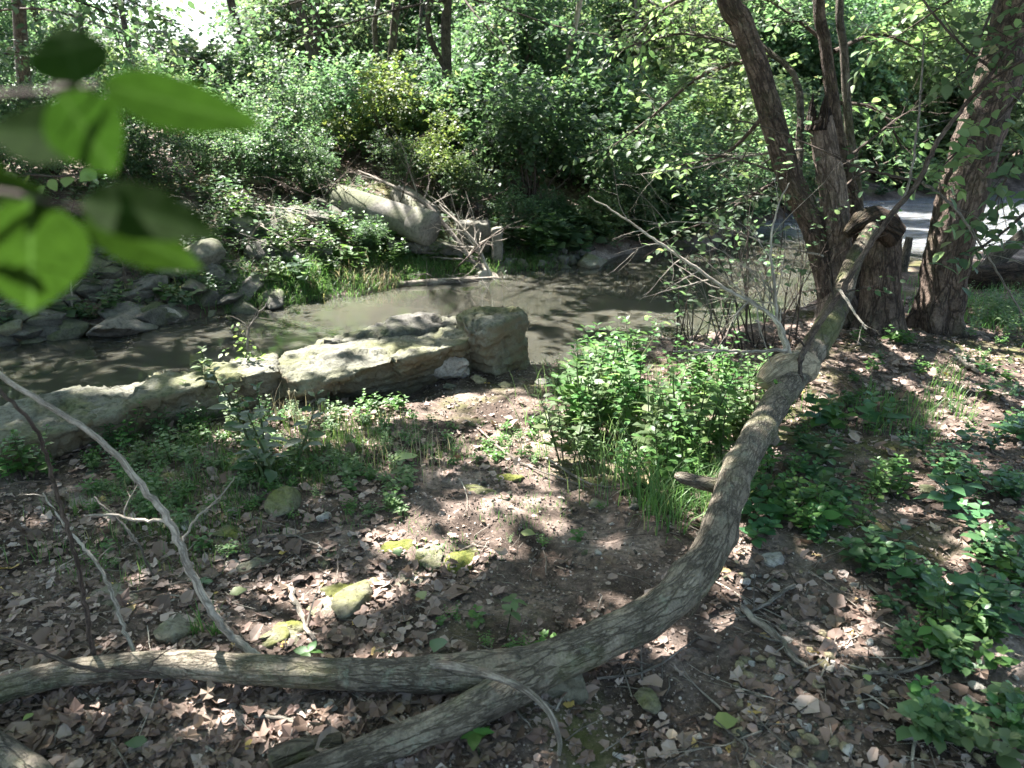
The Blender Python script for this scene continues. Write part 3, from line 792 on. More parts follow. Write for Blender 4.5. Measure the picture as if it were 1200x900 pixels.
link("limb", g.mesh("lower_limb"), BARK_LOG, ft)
def stub(pts, mt=BARK_LOG, name="stub", segs=14, sub=5):
    P_, R_ = nodes(pts, ft); g = Geo(); g.tube(P_, R_, segs, .16, 22, sub=sub)
    return link(name, g.mesh(name), mt, ft)
stub([(850, 572, .27, .035), (825, 566, .29, .026), (800, 560, .30, .022), (793, 557, .30, .012)], BARK_LOG)
stub([(885, 512, .24, .04), (903, 514, .20, .03), (910, 518, .19, .02)])
stub([(800, 690, .17, .06), (805, 706, .10, .042), (803, 722, .06, .02)])
stub([(690, 750, .13, .05), (676, 772, .09, .04), (672, 784, .06, .02)])
stub([(942, 430, .25, .088), (922, 433, .30, .092), (905, 440, .30, .068), (893, 449, .27, .042)], WOOD_PALE, "broken_knot", 20)
stub([(925, 405, .42, .010), (920, 415, .38, .018), (925, 430, .30, .035)], TWIG_GREY)
stub([(490, 779, .13, .012), (540, 782, .17, .012), (600, 800, .21, .010), (640, 830, .2, .008), (655, 865, .15, .006), (655, 885, .12, .005)], TWIG_GREY, "twig", 8, 6)

def branch(e, pts, mt, name="branch", segs=10, kids=0, seed=1, klen=.3, level=1, bump_=.08):
    """pts: (px, py, Y, r)"""
    P_ = [rel(at(a, b_, y), e) for a, b_, y, r in pts]; R_ = [r for *_, r in pts]
    P2, R2 = smooth_path(P_, R_, 8)
    g = Geo(); rng = random.Random(seed)
    P3 = [p + rv(rng, .0015 + .05 * R2[i]) for i, p in enumerate(P2)]
    g.tube(P3, R2, segs, bump_, 20)
    for k in range(kids):
        i = rng.randint(len(P3) // 6, len(P3) - 2)
        t = (P3[i + 1] - P3[i]).normalized()
        nd = (t * .7 + rv(rng, .6)).normalized()
        twiggy(g, P3[i], nd, klen * rng.uniform(.5, 1.3), max(.0022, R2[i] * .45), level, rng, -.01, 3, .2, 5)
    return link(name, g.mesh(name), mt, e)
# slender living limb rising to the upper right
branch(ft, [(922, 466, 3.55, 0.0145), (937, 450, 3.62, 0.0158), (937, 428, 3.68, 0.0158), (952, 392, 3.74, 0.0158), (985, 343, 3.8, 0.0152), (1012, 298, 3.85, 0.0145), (1046, 250, 3.9, 0.0132), (1078, 210, 3.95, 0.0132), (1096, 170, 3.98, 0.0119), (1130, 125, 4.0, 0.0099), (1165, 83, 4.0, 0.0086), (1205, 35, 4.0, 0.0079), (1260, -30, 4.0, 0.0066)], TWIG_DARK, kids=5, seed=3, klen=.25)
branch(ft, [(1166, 82, 4.0, .009), (1135, 60, 4.1, .007), (1105, 30, 4.2, .006), (1078, -5, 4.3, .005)], TWIG_DARK, kids=3, seed=4)
branch(ft, [(1077, 212, 3.95, .008), (1040, 205, 4.0, .007), (1000, 194, 4.1, .006), (960, 175, 4.2, .005), (900, 150, 4.4, .004), (860, 140, 4.5, .003)], TWIG_DARK, kids=7, seed=5, klen=.35)
branch(ft, [(1080, 213, 3.95, .009), (1115, 240, 3.9, .007), (1145, 280, 3.85, .006), (1175, 330, 3.8, .005), (1200, 370, 3.75, .004)], TWIG_GREY, kids=5, seed=6, klen=.3)
branch(ft, [(1130, 125, 4.0, .007), (1160, 95, 3.9, .006), (1200, 70, 3.8, .006), (1230, 55, 3.8, .004)], TWIG_DARK, kids=4, seed=7)
# pale dead branches on the knot
branch(ft, [(927, 424, 3.75, .016), (915, 385, 3.8, .012), (893, 362, 3.85, .010), (850, 338, 3.9, .009), (810, 310, 3.95, .008), (770, 283, 4.0, .007), (735, 258, 4.0, .005), (690, 230, 4.0, .003)], TWIG_PALE, kids=14, seed=8, klen=.35)
branch(ft, [(925, 420, 3.75, .012), (912, 380, 3.85, .009), (907, 330, 3.9, .008), (903, 285, 3.95, .006), (912, 240, 4.0, .004), (925, 215, 4.0, .003)], TWIG_PALE, kids=12, seed=9, klen=.4)
branch(ft, [(922, 410, 3.7, .010), (880, 412, 3.6, .007), (830, 410, 3.5, .006), (790, 412, 3.4, .004)], TWIG_PALE, kids=8, seed=10, klen=.3)
branch(ft, [(1050, 250, 3.9, .008), (1065, 215, 3.95, .007), (1075, 150, 4.1, .006), (1080, 90, 4.3, .005), (1083, 40, 4.4, .003)], TWIG_GREY, kids=3, seed=11)
branch(ft, [(985, 340, 3.8, .008), (1000, 365, 3.6, .006), (1015, 385, 3.5, .004)], TWIG_PALE, kids=2, seed=12, klen=.15)
# shoots on the left limb
branch(ft, [(302, 770, 1.83, .013), (268, 742, 1.86, .012), (238, 700, 1.86, .0115), (215, 650, 1.85, .011), (198, 612, 1.84, .010), (165, 568, 1.82, .009), (120, 518, 1.8, .008), (60, 478, 1.76, .007), (-20, 425, 1.7, .006)], TWIG_PALE, "shoot", kids=0, seed=13)
branch(ft, [(200, 610, 1.84, .005), (165, 610, 1.86, .0045), (130, 603, 1.88, .004), (98, 604, 1.9, .002)], TWIG_PALE, "shoot", kids=2, seed=14, klen=.1, segs=7)
branch(ft, [(212, 640, 1.85, .004), (228, 610, 1.9, .003), (250, 590, 1.95, .0025), (275, 560, 2.0, .0015)], TWIG_PALE, "shoot", kids=1, seed=15, klen=.08, segs=7)
branch(ft, [(110, 772, 1.8, .008), (102, 720, 1.78, .0065), (88, 650, 1.76, .006), (70, 590, 1.74, .0055), (52, 525, 1.72, .005), (30, 487, 1.7, .0045), (-10, 450, 1.68, .004)], TWIG_DARK, "shoot", kids=4, seed=16, klen=.12)
branch(ft, [(158, 765, 1.84, .006), (140, 722, 1.88, .006), (125, 680, 1.9, .0055), (105, 650, 1.92, .005), (80, 620, 1.94, .004), (50, 578, 1.97, .002)], TWIG_PALE, "shoot", kids=3, seed=17, klen=.12, segs=8)
branch(ft, [(180, 675, 2.05, .003), (163, 640, 2.08, .004), (145, 615, 2.1, .004), (110, 582, 2.15, .003)], TWIG_GREY, "shoot", kids=2, seed=18, klen=.1, segs=7)
branch(ft, [(-10, 742, 1.62, .006), (50, 765, 1.6, .006), (110, 785, 1.58, .0055), (170, 787, 1.6, .004), (215, 800, 1.62, .002)], TWIG_DARK, "shoot", kids=3, seed=19, klen=.1, segs=7)
branch(ft, [(130, 783, 1.62, .003), (165, 790, 1.62, .004), (180, 775, 1.65, .0015)], TWIG_DARK, "shoot", kids=1, seed=20, klen=.07, segs=7)

# broken stump that the trunk fell from
st = empty("tree_stump", ground_at(1030, 388), "broken tree stump with jagged dark top that the fallen trunk leans from", "tree stump")
b0 = st.location.copy()
def rootflare(k, n=5, ph=0.0):
    return lambda L, ang: 1 + np.exp(-L / .16) * (.35 + .45 * np.cos(n * ang + ph) ** 2 * k)
g = Geo(); top = at(1034, 262, b0.y) - b0
g.tube([Vector((0, 0, -.12)), Vector((.0, 0, .0)), top * .35, top * .7, top * .93], [.17, .155, .135, .135, .13], 44, .12, 7, sub=9, flare=rootflare(1), cap=True)
link("wood", g.mesh("stump_wood"), BARK_RED, st)
rng = random.Random(3); g = Geo()
for k in range(15):
    a = k / 15 * 6.28; c = top * .86 + Vector((math.cos(a) * .10, math.sin(a) * .10, 0))
    hgt_ = rng.uniform(.05, .16)
    g.tube([c, c + Vector((rng.uniform(-.02, .02), rng.uniform(-.02, .02), hgt_ * .6)), c + Vector((rng.uniform(-.04, .04), rng.uniform(-.03, .03), hgt_))], [.038, .026, .006], 7, .25, 20)
g.tube([top * .9 + Vector((.02, -.05, .02)), top + Vector((-.12, -.10, .04)), top + Vector((-.24, -.16, .01)), top + Vector((-.33, -.18, -.05))], [.13, .10, .075, .03], 22, .35, 9, sub=5)
link("splintered_top", g.mesh("stump_top"), WOOD_ROT, st)

# ------------------------------------------------------------------ foliage meshes
def crown_mesh(name, seed, radii, lumps, twigs, per, leaf, L, T=T_QUAD, flat=.75, droop=.2, branches=True, shell=.5, zbias=0.0, wid=1.0):
    rs = np.random.RandomState(seed)
    u = norm(rs.normal(0, 1, (lumps, 3))); rr = rs.uniform(.25, .85, (lumps, 1))
    lc = u * rr * np.array(radii) + np.array([0, 0, zbias])
    lr = rs.uniform(.16, .36, lumps) * (radii[0] + radii[2]) / 2 * 1.25
    w = lr ** 2 / (lr ** 2).sum()
    idx = rs.choice(lumps, twigs, p=w)
    d = norm(rs.normal(0, 1, (twigs, 3)))
    r = rs.uniform(0, 1, (twigs, 1)) ** shell
    org = lc[idx] + d * r * lr[idx][:, None] * np.array([1, 1, .7])
    dirs = d * .6 + norm(lc[idx] + 1e-3) * .4 + rs.normal(0, .35, (twigs, 3)) + np.array([0, 0, -.05])
    v, f = sprays(rs, org, dirs, rs.uniform(.6, 1.3, twigs) * L, per, leaf, droop, flat, T, wid)
    return mesh_np(name, v, f), lc
def stems_geo(lc, base, rng, r0, g=None, wob=.06, segs=6):
    g = g or Geo()
    for c in lc:
        c = Vector(c)
        mid = base.lerp(c, .45) + Vector((0, 0, .1 * (c - base).length)) + rv(rng, wob)
        g.tube([base + rv(rng, r0 * .5), base.lerp(mid, .5) + rv(rng, wob * .5), mid, mid.lerp(c, .5) + rv(rng, wob * .6), c], [r0, r0 * .8, r0 * .6, r0 * .4, r0 * .2], segs, cap=False, sub=2)
    return g

# bushes: canonical radius 1 m
BUSH = []
for s, (lf, per, tw, T, flat) in enumerate([(.075, 8, 620, T_QUAD, .7), (.055, 11, 650, T_QUAD, .8), (.085, 7, 600, T_QUAD, .9), (.06, 9, 620, T_QUAD, .6), (.10, 10, 380, T_QUAD, .95)]):
    me, lc = crown_mesh("bush_foliage", 100 + s, (1, 1, .85), 18, tw, per, lf, .26, T, flat, zbias=.8)
    rng = random.Random(s)
    sg = stems_geo(lc, Vector((0, 0, -.15)), rng, .016).mesh("bush_stems")
    sg.materials.append(TWIG_DARK)
    BUSH.append((me, sg))
bush_cache = {}
def bush(px, py, Y, s, kind, mt, label, group=None, zsc=1.0, cat="bush", on_ground=False):
    """centre of the bush appears at the pixel, at distance Y; the base goes down to the terrain"""
    c = at(px, py, Y)
    gz = hz(c.x, c.y)
    e = empty("bush", (c.x, c.y, gz), label, cat, group, rz=random.Random(px * 7 + py).uniform(0, 6.28))
    me, sg = BUSH[kind]
    key = (kind, mt.name)
    if key not in bush_cache:
        m2 = me.copy(); m2.materials.append(mt); bush_cache[key] = m2
    off = max(0.0, c.z - gz - .8 * s * zsc)
    link("foliage", bush_cache[key], None, e, (0, 0, off), None, (s, s, s * zsc))
    k = (off + .8 * s * zsc) / (.8)
    link("stems", sg, None, e, (0, 0, .15 * 0), None, (s, s, k))
    return e

D, M, Lt, Ye = LEAF_DARK, LEAF_MID, LEAF_LIGHT, LEAF_YEL
far = [
 (620, 235, 11.6, 1.15, 2, D, "big dark spreading bush overhanging the creek in the centre"),
 (570, 190, 12.8, 1.2, 4, D, "dark feathery-leaved bush above the pipes"),
 (690, 180, 13.6, 1.3, 4, D, "dark bush right of the feathery-leaved bush"),
 (455, 165, 12.3, .95, 0, Ye, "yellow-green bush draped with vines above the concrete pipe"),
 (515, 205, 11.2, .6, 3, Ye, "small yellow-green shrub hanging over the pipe's mouth"),
 (395, 170, 12.6, 1.0, 1, D, "dark shrub left of the yellow-green bush"),
 (330, 190, 11.8, .85, 3, M, "grey-green shrub above the rubble"),
 (235, 200, 11.0, .95, 1, M, "leafy shrub behind the tips of the near leaves"),
 (150, 190, 10.6, .9, 0, D, "shrub behind the near leaves at left"),
 (60, 215, 10.2, .9, 3, D, "shrub at the far left above the rubble"),
 (-30, 240, 9.6, .9, 1, D, "shrub cut by the left edge above the rubble"),
 (730, 255, 11.8, .8, 2, M, "light spreading bush right of the dark overhanging bush"),
 (790, 235, 12.6, 1.1, 0, M, "bush reaching over the water left of the leaning trunks"),
 (800, 285, 12.0, .7, 3, D, "low shaded bush at the water on the far right bank"),
 (860, 250, 13.4, 1.1, 1, M, "bush behind the leaning pair of trunks"),
 (755, 160, 14.2, 1.3, 1, Ye, "tall yellow-green bush right of centre"),
 (850, 160, 14.6, 1.4, 0, Lt, "pale green bush behind the leaning trunk"),
 (930, 200, 15.5, 1.3, 3, M, "bush behind the snag"),
 (1030, 200, 19.5, 1.3, 1, Lt, "pale bush on the far shore between the stump and the large tree"),
 (1150, 190, 19.5, 1.6, 0, Lt, "pale bush on the far shore right of the large tree"),
 (900, 262, 14.6, .7, 2, M, "low bush dipping to the water beyond the snag"),
 (700, 270, 10.9, .45, 4, Lt, "small bright fern-like bush above the pale waterline boulder"),
 (650, 300, 10.9, .35, 1, D, "low dark bush behind the waterline grass"),
 (360, 245, 10.4, .42, 3, M, "small shrub between the boulder and the pipe"),
 (432, 282, 9.2, .25, 1, D, "small dark creeper under the pipe"),
 (190, 250, 9.6, .5, 0, D, "small shrub on top of the left rubble"),
 (90, 345, 8.0, .22, 3, D, "tiny leafy plant between the left ledge stones"),
 (20, 290, 9.0, .6, 1, M, "low shrub on the rubble behind the pointed near leaf"),
 (120, 262, 9.6, .6, 3, M, "low grey-green shrub between the near leaves"),
 (275, 235, 10.2, .55, 1, M, "low shrub above the boulders at left"),
 (320, 222, 10.6, .6, 0, D, "low shrub with a tangle of twigs above the pale-topped boulder"),
 (368, 215, 10.6, .45, 3, D, "shrub draped over the buried end of the pipe"),
 (470, 195, 11.0, .5, 1, D, "creeper shrub drooping over the middle of the pipe"),
 (545, 225, 11.0, .5, 0, M, "shrub over the dead fallen trunk"),
 (600, 275, 10.5, .45, 3, D, "small dark shrub behind the short post"),
 (645, 292, 10.7, .35, 3, D, "small dark shrub at the waterline left of the pale boulder"),
 (740, 290, 11.4, .45, 0, M, "small green shrub leaning over the water right of the pale boulder"),
 (830, 262, 13.0, .55, 2, D, "dark shrub trailing into the water behind the bare shrubs"),
 (880, 240, 14.8, .6, 1, M, "shrub on the far shore just left of the snag"),
 (960, 215, 17.5, .8, 0, M, "shrub on the far shore seen between the trunks"),
 (1060, 212, 18.8, .8, 3, M, "shrub on the far shore seen right of the stump"),
 (500, 160, 12.4, .8, 2, M, "mid green shrub behind the yellow-green one"),
]
for a in far: bush(*a)

# ------------------------------------------------------------------ trees
TREE = []
for s, (rx, rz_, lumps, tw, per, lf) in enumerate([(2.0, 1.7, 22, 1300, 9, .10), (1.7, 2.2, 22, 1300, 10, .085), (2.3, 1.5, 24, 1400, 9, .11), (1.5, 1.5, 16, 1200, 10, .09)]):
    me, lc = crown_mesh("tree_crown", 200 + s, (rx, rx, rz_), lumps, tw, per, lf, .42, T_QUAD, .7)
    TREE.append((me, lc, rz_))
tree_cache = {}
def back_tree(x, y, h, kind, mt, r, rng, label, group, lean=0.0, bark=BARK_GREY, scl=1.0):
    z0 = hz(x, y)
    e = empty("tree", (x, y, z0 - .05), label, "tree", group, rz=0)
    me, lc, rz_ = TREE[kind]
    key = (kind, mt.name)
    if key not in tree_cache:
        m2 = me.copy(); m2.materials.append(mt); tree_cache[key] = m2
    kk = ("trunk", kind, round(h), bark.name)
    if kk not in tree_cache:
        g = Geo(); rg = random.Random(kind * 13 + round(h))
        H = 1.0 * round(h)
        pts = [Vector((rg.gauss(0, .05) * i, rg.gauss(0, .05) * i, H * i / 5)) for i in range(6)]
        g.tube(pts, [r * (1.25 - .18 * i) for i in range(6)], 12, .1, 3, sub=3, cap=False)
        for c in lc[:12]:
            b1 = pts[2].lerp(pts[5], rg.random()); c2 = Vector(c) + pts[5]
            g.tube([b1, b1.lerp(c2, .5) + rv(rg, .12) , c2], [r * .3, r * .2, r * .06], 5, sub=3, cap=False)
        m3 = g.mesh("tree_trunk"); m3.materials.append(bark)
        tree_cache[kk] = (m3, pts[5])
    m3, tip = tree_cache[kk]
    link("trunk", m3, None, e)
    cr = link("crown", tree_cache[key], None, e, (tip.x, tip.y, tip.z), (0, 0, rng.uniform(0, 6.28)), scl)
    return e
trng = random.Random(21)
G = "trees of the wood behind the creek"
cnt = 0
def sky_gap(x, y, w=1.3):
    px = 600 + FPX * x / (y * CP + .01)
    return abs(px - 240) < 42 + w * 26 / y * 10
for row, (y0, n, xs, hmin, hmax) in enumerate([(16.5, 7, 12, 1.8, 2.6), (18.8, 10, 13.5, 1.9, 2.8), (20.5, 13, 16, 2.0, 3.2), (25, 17, 20, 2.5, 4.0), (33, 22, 27, 3, 5.5)]):
    for k in range(n):
        x = -xs + 2 * xs * (k + .5) / n + trng.uniform(-.5, .5); y = y0 + trng.uniform(-1.2, 1.2)
        if y < np.interp(x, FAR_X, FAR_Y) + 1.2: y = np.interp(x, FAR_X, FAR_Y) + 1.2 + trng.uniform(0, 2)
        if abs(600 + FPX * x / (y * .915) - 242) < 14 + 1600 * (1 + .12 * row) / y: continue
        mt = trng.choice([M, D, M, D, Lt])
        back_tree(x, y, trng.uniform(hmin, hmax), trng.randrange(4), mt, .05 + .015 * row, trng,
                  "leafy slender tree standing in the wood behind the creek", G, scl=1.0 + .12 * row)
for px_t, y_t, r_t, h_t in [(112, 15, .04, 7), (165, 17, .05, 8), (318, 18, .035, 8), (420, 17.5, .05, 8), (490, 19, .04, 8), (560, 16.5, .035, 7), (592, 20, .05, 9), (618, 17, .03, 7), (705, 19, .045, 8), (742, 17, .035, 8), (790, 21, .05, 9), (828, 18, .04, 8), (1040, 22, .06, 9), (1085, 24, .05, 9), (1130, 22, .07, 9), (65, 18, .06, 8)]:
    p = at(px_t, 120, y_t); z0 = hz(p.x, p.y); e = empty("slender_tree", (p.x, p.y, z0 - .05), "x", "tree", "slender trunks standing in the wood")
    rg = random.Random(px_t); g = Geo(); lx = rg.uniform(-.09, .09)
    pts = [Vector((lx * h_t * q + rg.gauss(0, .05), rg.gauss(0, .04), h_t * q)) for q in (0, .15, .3, .45, .6, .8, 1)]
    g.tube(pts, [r_t * (1.3 - q * .12) for q in range(7)], 10, .12, 4, sub=4, cap=False)
    for q in range(9):
        b1 = pts[rg.randint(1, 5)]; twiggy(g, b1, Vector((rg.uniform(-1, 1), rg.uniform(-.6, .6), rg.uniform(.1, .9))), rg.uniform(.6, 1.6), r_t * .35, 1, rg, .01, 3, .15, 5)
    link("trunk", g.mesh("slender_trunk"), rg.choice([BARK_GREY, BARK_GREY, TWIG_GREY]), e)
    key = (3, D.name)
    if key not in tree_cache: m2 = TREE[3][0].copy(); m2.materials.append(D); tree_cache[key] = m2
    link("crown", tree_cache[key], None, e, pts[-1], (0, 0, rg.uniform(0, 6)), .55)
    e['label'] = ("slender grey trunk in the wood " + {112: "just right of the topmost near leaf", 165: "right of the near leaves by the bright sky", 318: "between the pale leaning trunk and the forked trunk", 420: "between the forked trunk and the thin dark trunk", 490: "left of the straight trunk at the top centre", 560: "just right of the straight trunk at the top centre",
        592: "above the dark feathery-leaved bush", 618: "left of the curving pale trunk", 705: "right of the curving pale trunk", 742: "above the tall yellow-green bush", 790: "left of the leaning trunk, farther back", 828: "just left of the leaning trunk's top", 1040: "seen between the clump and the thick leaning tree", 1085: "close left of the thick leaning tree", 1130: "behind the thick leaning tree", 65: "behind the topmost near leaf"}[px_t])
# undergrowth bushes closing the view under the crowns
GU = "undergrowth bushes in the wood"
for row, (y0, n, xs, s) in enumerate([(14.2, 12, 10, .95), (17, 14, 13, 1.2), (22, 16, 18, 1.6), (29, 16, 25, 1.7), (38, 18, 32, 2.2)]):
    for k in range(n):
        x = -xs + 2 * xs * (k + .5) / n + trng.uniform(-.5, .5); y = y0 + trng.uniform(-.8, .8)
        if y < np.interp(x, FAR_X, FAR_Y) + 1.0: continue
        ss = s * trng.uniform(.8, 1.25)
        if abs(600 + FPX * x / (y * .915) - 242) < 14 + 800 * ss / y and y > 15.5: ss *= .6
        if y > 24 and x < -.28 * y and trng.random() < .25: continue
        z = hz(x, y); e = empty("bush", (x, y, z), "leafy undergrowth bush in the wood behind the creek", "bush", GU, trng.uniform(0, 6.28))
        kind = trng.randrange(5); mt = trng.choice([M, D, D, Lt, M]); key = (kind, mt.name)
        if key not in bush_cache:
            m2 = BUSH[kind][0].copy(); m2.materials.append(mt); bush_cache[key] = m2
        link("foliage", bush_cache[key], None, e, None, None, ss); link("stems", BUSH[kind][1], None, e, None, None, ss)

# ------------------------------------------------------------------ canopy: tall trees, their unseen crowns shaped to cast the dapples
# patches of ground that the sun reaches (photo pixel centre, half sizes, how open)
LIT = [(550, 478, 120, 22, .95), (640, 560, 70, 60, .7), (520, 640, 110, 40, .8), (400, 690, 90, 35, .75), (780, 500, 120, 85, .95), (860, 650, 50, 60, .85), (790, 770, 35, 30, .7),
       (1110, 420, 120, 45, .9), (930, 455, 50, 45, .9), (330, 500, 130, 40, .7), (60, 490, 170, 28, .95), (280, 448, 130, 22, .95), (450, 408, 130, 22, .95), (575, 375, 70, 40, .95),
       (1165, 800, 50, 50, .85), (330, 740, 60, 22, .8), (150, 690, 40, 20, .45), (90, 830, 60, 20, .5), (250, 820, 110, 22, .5), (1080, 600, 60, 30, .5), (960, 610, 40, 40, .45),
       (640, 400, 60, 30, .8), (820, 360, 70, 45, .85), (700, 330, 110, 12, .7), (900, 290, 80, 40, .9), (1090, 270, 80, 50, .95), (530, 318, 120, 22, .85), (440, 250, 90, 35, .7),
       (330, 300, 90, 45, .55), (300, 200, 120, 50, .5), (700, 200, 150, 70, .6), (900, 150, 200, 80, .6), (560, 150, 80, 60, .4), (1010, 680, 50, 25, .4), (700, 640, 30, 18, .4), (940, 820, 80, 25, .35), (440, 790, 70, 25, .75), (720, 740, 60, 30, .5), (840, 600, 40, 60, .8), (450, 310, 190, 40, 1.0), (300, 260, 220, 75, .75), (520, 225, 150, 60, .95), (885, 510, 40, 60, .9), (250, 170, 300, 60, .8), (700, 180, 260, 90, .9), (1000, 150, 250, 100, .95), (700, 770, 60, 25, .6), (200, 770, 120, 20, .5), (1060, 700, 120, 60, .3), (930, 590, 25, 25, .6), (1220, 420, 100, 40, .95), (1080, 395, 120, 25, .9), (960, 400, 60, 25, .9), (700, 375, 140, 30, .85), (330, 860, 140, 22, .5), (1100, 560, 70, 40, .5), (980, 760, 80, 40, .5), (1150, 650, 50, 40, .6), (560, 600, 60, 30, .85), (860, 720, 50, 40, .6), (600, 520, 70, 30, .9), (1150, 480, 70, 40, .8), (600, 388, 70, 28, .98), (330, 455, 160, 16, .9)]
def openness(x, y, z):
    px, py, dep = to_px(x, y, z)
    o = np.full(px.shape, .06)
    for cx, cy_, rx, ry, s in LIT:
        d = ((px - cx) / rx) ** 2 + ((py - cy_) / ry) ** 2
        o = np.maximum(o, s * np.clip(1.35 - d, 0, 1))
    o = np.where((px < -150) | (px > 1350) | (py > 1000), .04, o)
    return np.maximum(o, np.clip(1.5 - ((x - .42) ** 2 + (y + .40) ** 2) / .22, 0, 1))    # the sun that lights the leaves at the lens
rs = np.random.RandomState(5)
nC = 34000
gxy = np.concatenate([np.stack([rs.uniform(-6.5, 7.5, 21000), rs.uniform(0, 11, 21000)], 1), np.stack([rs.uniform(-11, 12, 13000), rs.uniform(-9, 17, 13000)], 1)])  # second, wider band added around and behind the viewer to deepen the shade
gzv = height(gxy[:, 0], gxy[:, 1])
op = openness(gxy[:, 0], gxy[:, 1], gzv)
keep = (rs.uniform(0, 1, nC) > op ** 3) & (rs.uniform(0, 1, nC) > np.clip((gxy[:, 1] - 9) / 2, 0, .93))
gxy, gzv = gxy[keep], gzv[keep]
hgt = rs.uniform(4.2, 7.8, len(gxy))
ts = np.array(tuple(TO_SUN))
org = np.concatenate([gxy, gzv[:, None]], 1) + ts[None] * ((hgt - gzv) / ts[2])[:, None]
# keep it off the line of sight and off the open sky above the creek at the left
px, py, dep = to_px(org[:, 0], org[:, 1], org[:, 2])
vis = ((px > -100) & (px < 1300) & (py > -60)) | ((px > 60) & (px < 330) & (py > -520))
org = org[~vis]
# tall trees that carry this canopy: (x, y, trunk radius, label)
tall = [
 (at(292, 90, 15.0), .075, "thin pale trunk rising beside the gap of bright sky", 15.0, BARK_GREY, (270, 0)),
 (at(374, 88, 14.6), .10, "dark forked tree trunk left of centre at the top", 14.6, BARK_GREY, (345, 0)),
 (at(455, 130, 14.0), .07, "thin dark trunk leaning behind the yellow-green bush", 14.0, BARK_GREY, (465, 0)),
 (at(524, 95, 14.8), .09, "straight grey trunk at the top centre", 14.8, BARK_GREY, (524, 0)),
 (at(655, 130, 15.0), .05, "slender pale curving trunk right of centre", 15.0, TWIG_PALE, (680, 0)),
 (at(30, 110, 13.0), .10, "dark trunk behind the near leaves at top left", 13.0, BARK_GREY, (22, 0)),
 (Vector((-9, 7.5, 0)), .16, "tall canopy tree rising beyond the left edge", None, BARK_GREY, None),
 (Vector((-7.5, 2.5, 0)), .16, "tall canopy tree on the near bank left of the view", None, BARK_GREY, None),
 (Vector((-5.5, -3.0, 0)), .16, "tall canopy tree behind the viewer at left", None, BARK_GREY, None),
 (Vector((6.8, 1.0, 0)), .16, "tall canopy tree on the near bank right of the view", None, BARK_GREY, None),
]
carriers = []
for i_, (p, r, lab, Yd, bk, top_px) in enumerate(tall):
    z0 = hz(p.x, p.y)
    e = empty("tall_tree", (p.x, p.y, z0 - .05), lab, "tree")
    g = Geo(); rng = random.Random(300 + i_)
    if top_px:
        q = at(top_px[0], top_px[1], Yd)
        low = p - e.location; hi = q - e.location
        lean = (hi - low); lean = lean / max(lean.z, .1)
        pts = [Vector((low.x * .3, low.y, 0)) if False else Vector((0, 0, 0)), low, hi, hi + Vector((lean.x * 2.2, lean.y * 2.2, 2.4)) + rv(rng, .1), hi + Vector((lean.x * 4, lean.y * 4, 5.2)) + rv(rng, .2)]
        rr = [r * 1.3, r * 1.05, r * .95, r * .7, r * .4]
    else:
        pts = [Vector((0, 0, -.1)), Vector((.1, 0, 1.2)), Vector((.2, .2, 3.2)), Vector((.1, .3, 5.5)), Vector((-.1, .2, 8.0))]
        rr = [r * 1.5, r * 1.1, r, r * .8, r * .45]
    g.tube(pts, rr, 18, .1, 3, sub=5, cap=False)
    if i_ in (1, 3, 2):
        # fork
        f0 = pts[1].lerp(pts[2], .1)
        g.tube([f0, pts[2] + Vector((.35 if i_ == 1 else -.3, 0, 0)), pts[3] + Vector((.9, .2, 0)), pts[4] + Vector((1.2, .3, 0))], [r * .6, r * .6, r * .5, r * .3], 12, .1, 3, sub=5, cap=False)
    carriers.append((e, pts, r, g, bk))
# multi-stem tree, snag and leaning tree on the near bank carry canopy as well
ms = empty("multi_stem_tree", ground_at(968, 378), "clump of reddish trunks leaning left behind the stump", "tree")
lt = empty("leaning_tree", ground_at(1103, 385), "thick rough-barked tree leaning right beside the stump", "tree")
def tree_tube(e, pts, mt, name="trunk", segs=32, bmp=.12, sub=8, flare=None, extra=None):
    P_ = [rel(at(a, b_, y), e) for a, b_, y, r in pts]; R_ = [r for *_, r in pts]
    if extra: P_ += [P_[-1] + Vector(v_) for v_, r in extra]; R_ += [r for v_, r in extra]
    g = Geo(); g.tube(P_, R_, segs, bmp, 5, sub=sub, flare=flare, cap=False)
    link(name, g.mesh(name), mt, e)
    return P_
Yl = lt.location.y
lp = tree_tube(lt, [(1096, 396, Yl, .175), (1099, 372, Yl, .168), (1106, 330, Yl, .160), (1117, 275, Yl, .158), (1132, 215, Yl + .05, .160), (1149, 155, Yl + .1, .158), (1167, 95, Yl + .2, .150), (1183, 40, Yl + .3, .145), (1203, -30, Yl + .4, .14)], BARK_RED, segs=56, bmp=.20, sub=12,
               flare=lambda L, ang: 1 + np.exp(-L / .16) * (.10 + .34 * np.abs(np.cos(2.5 * ang)) ** 3) + .05 * np.cos(5 * ang + L * 1.5), extra=[((.3, .3, 1.6), .12), ((.4, .8, 3.6), .09), ((.3, 1.2, 6.0), .06)])
Ym = ms.location.y
p1 = tree_tube(ms, [(985, 372, Ym, .17), (975, 335, Ym, .12), (955, 270, Ym, .095), (925, 205, Ym - .05, .09), (905, 140, Ym - .1, .085), (888, 80, Ym - .1, .08), (868, 25, Ym - .1, .078), (848, -20, Ym - .1, .075)], BARK_RED, segs=28, extra=[((-.4, .2, 1.4), .06), ((-1.0, .5, 3.6), .045), ((-1.2, 1.0, 5.6), .025)])
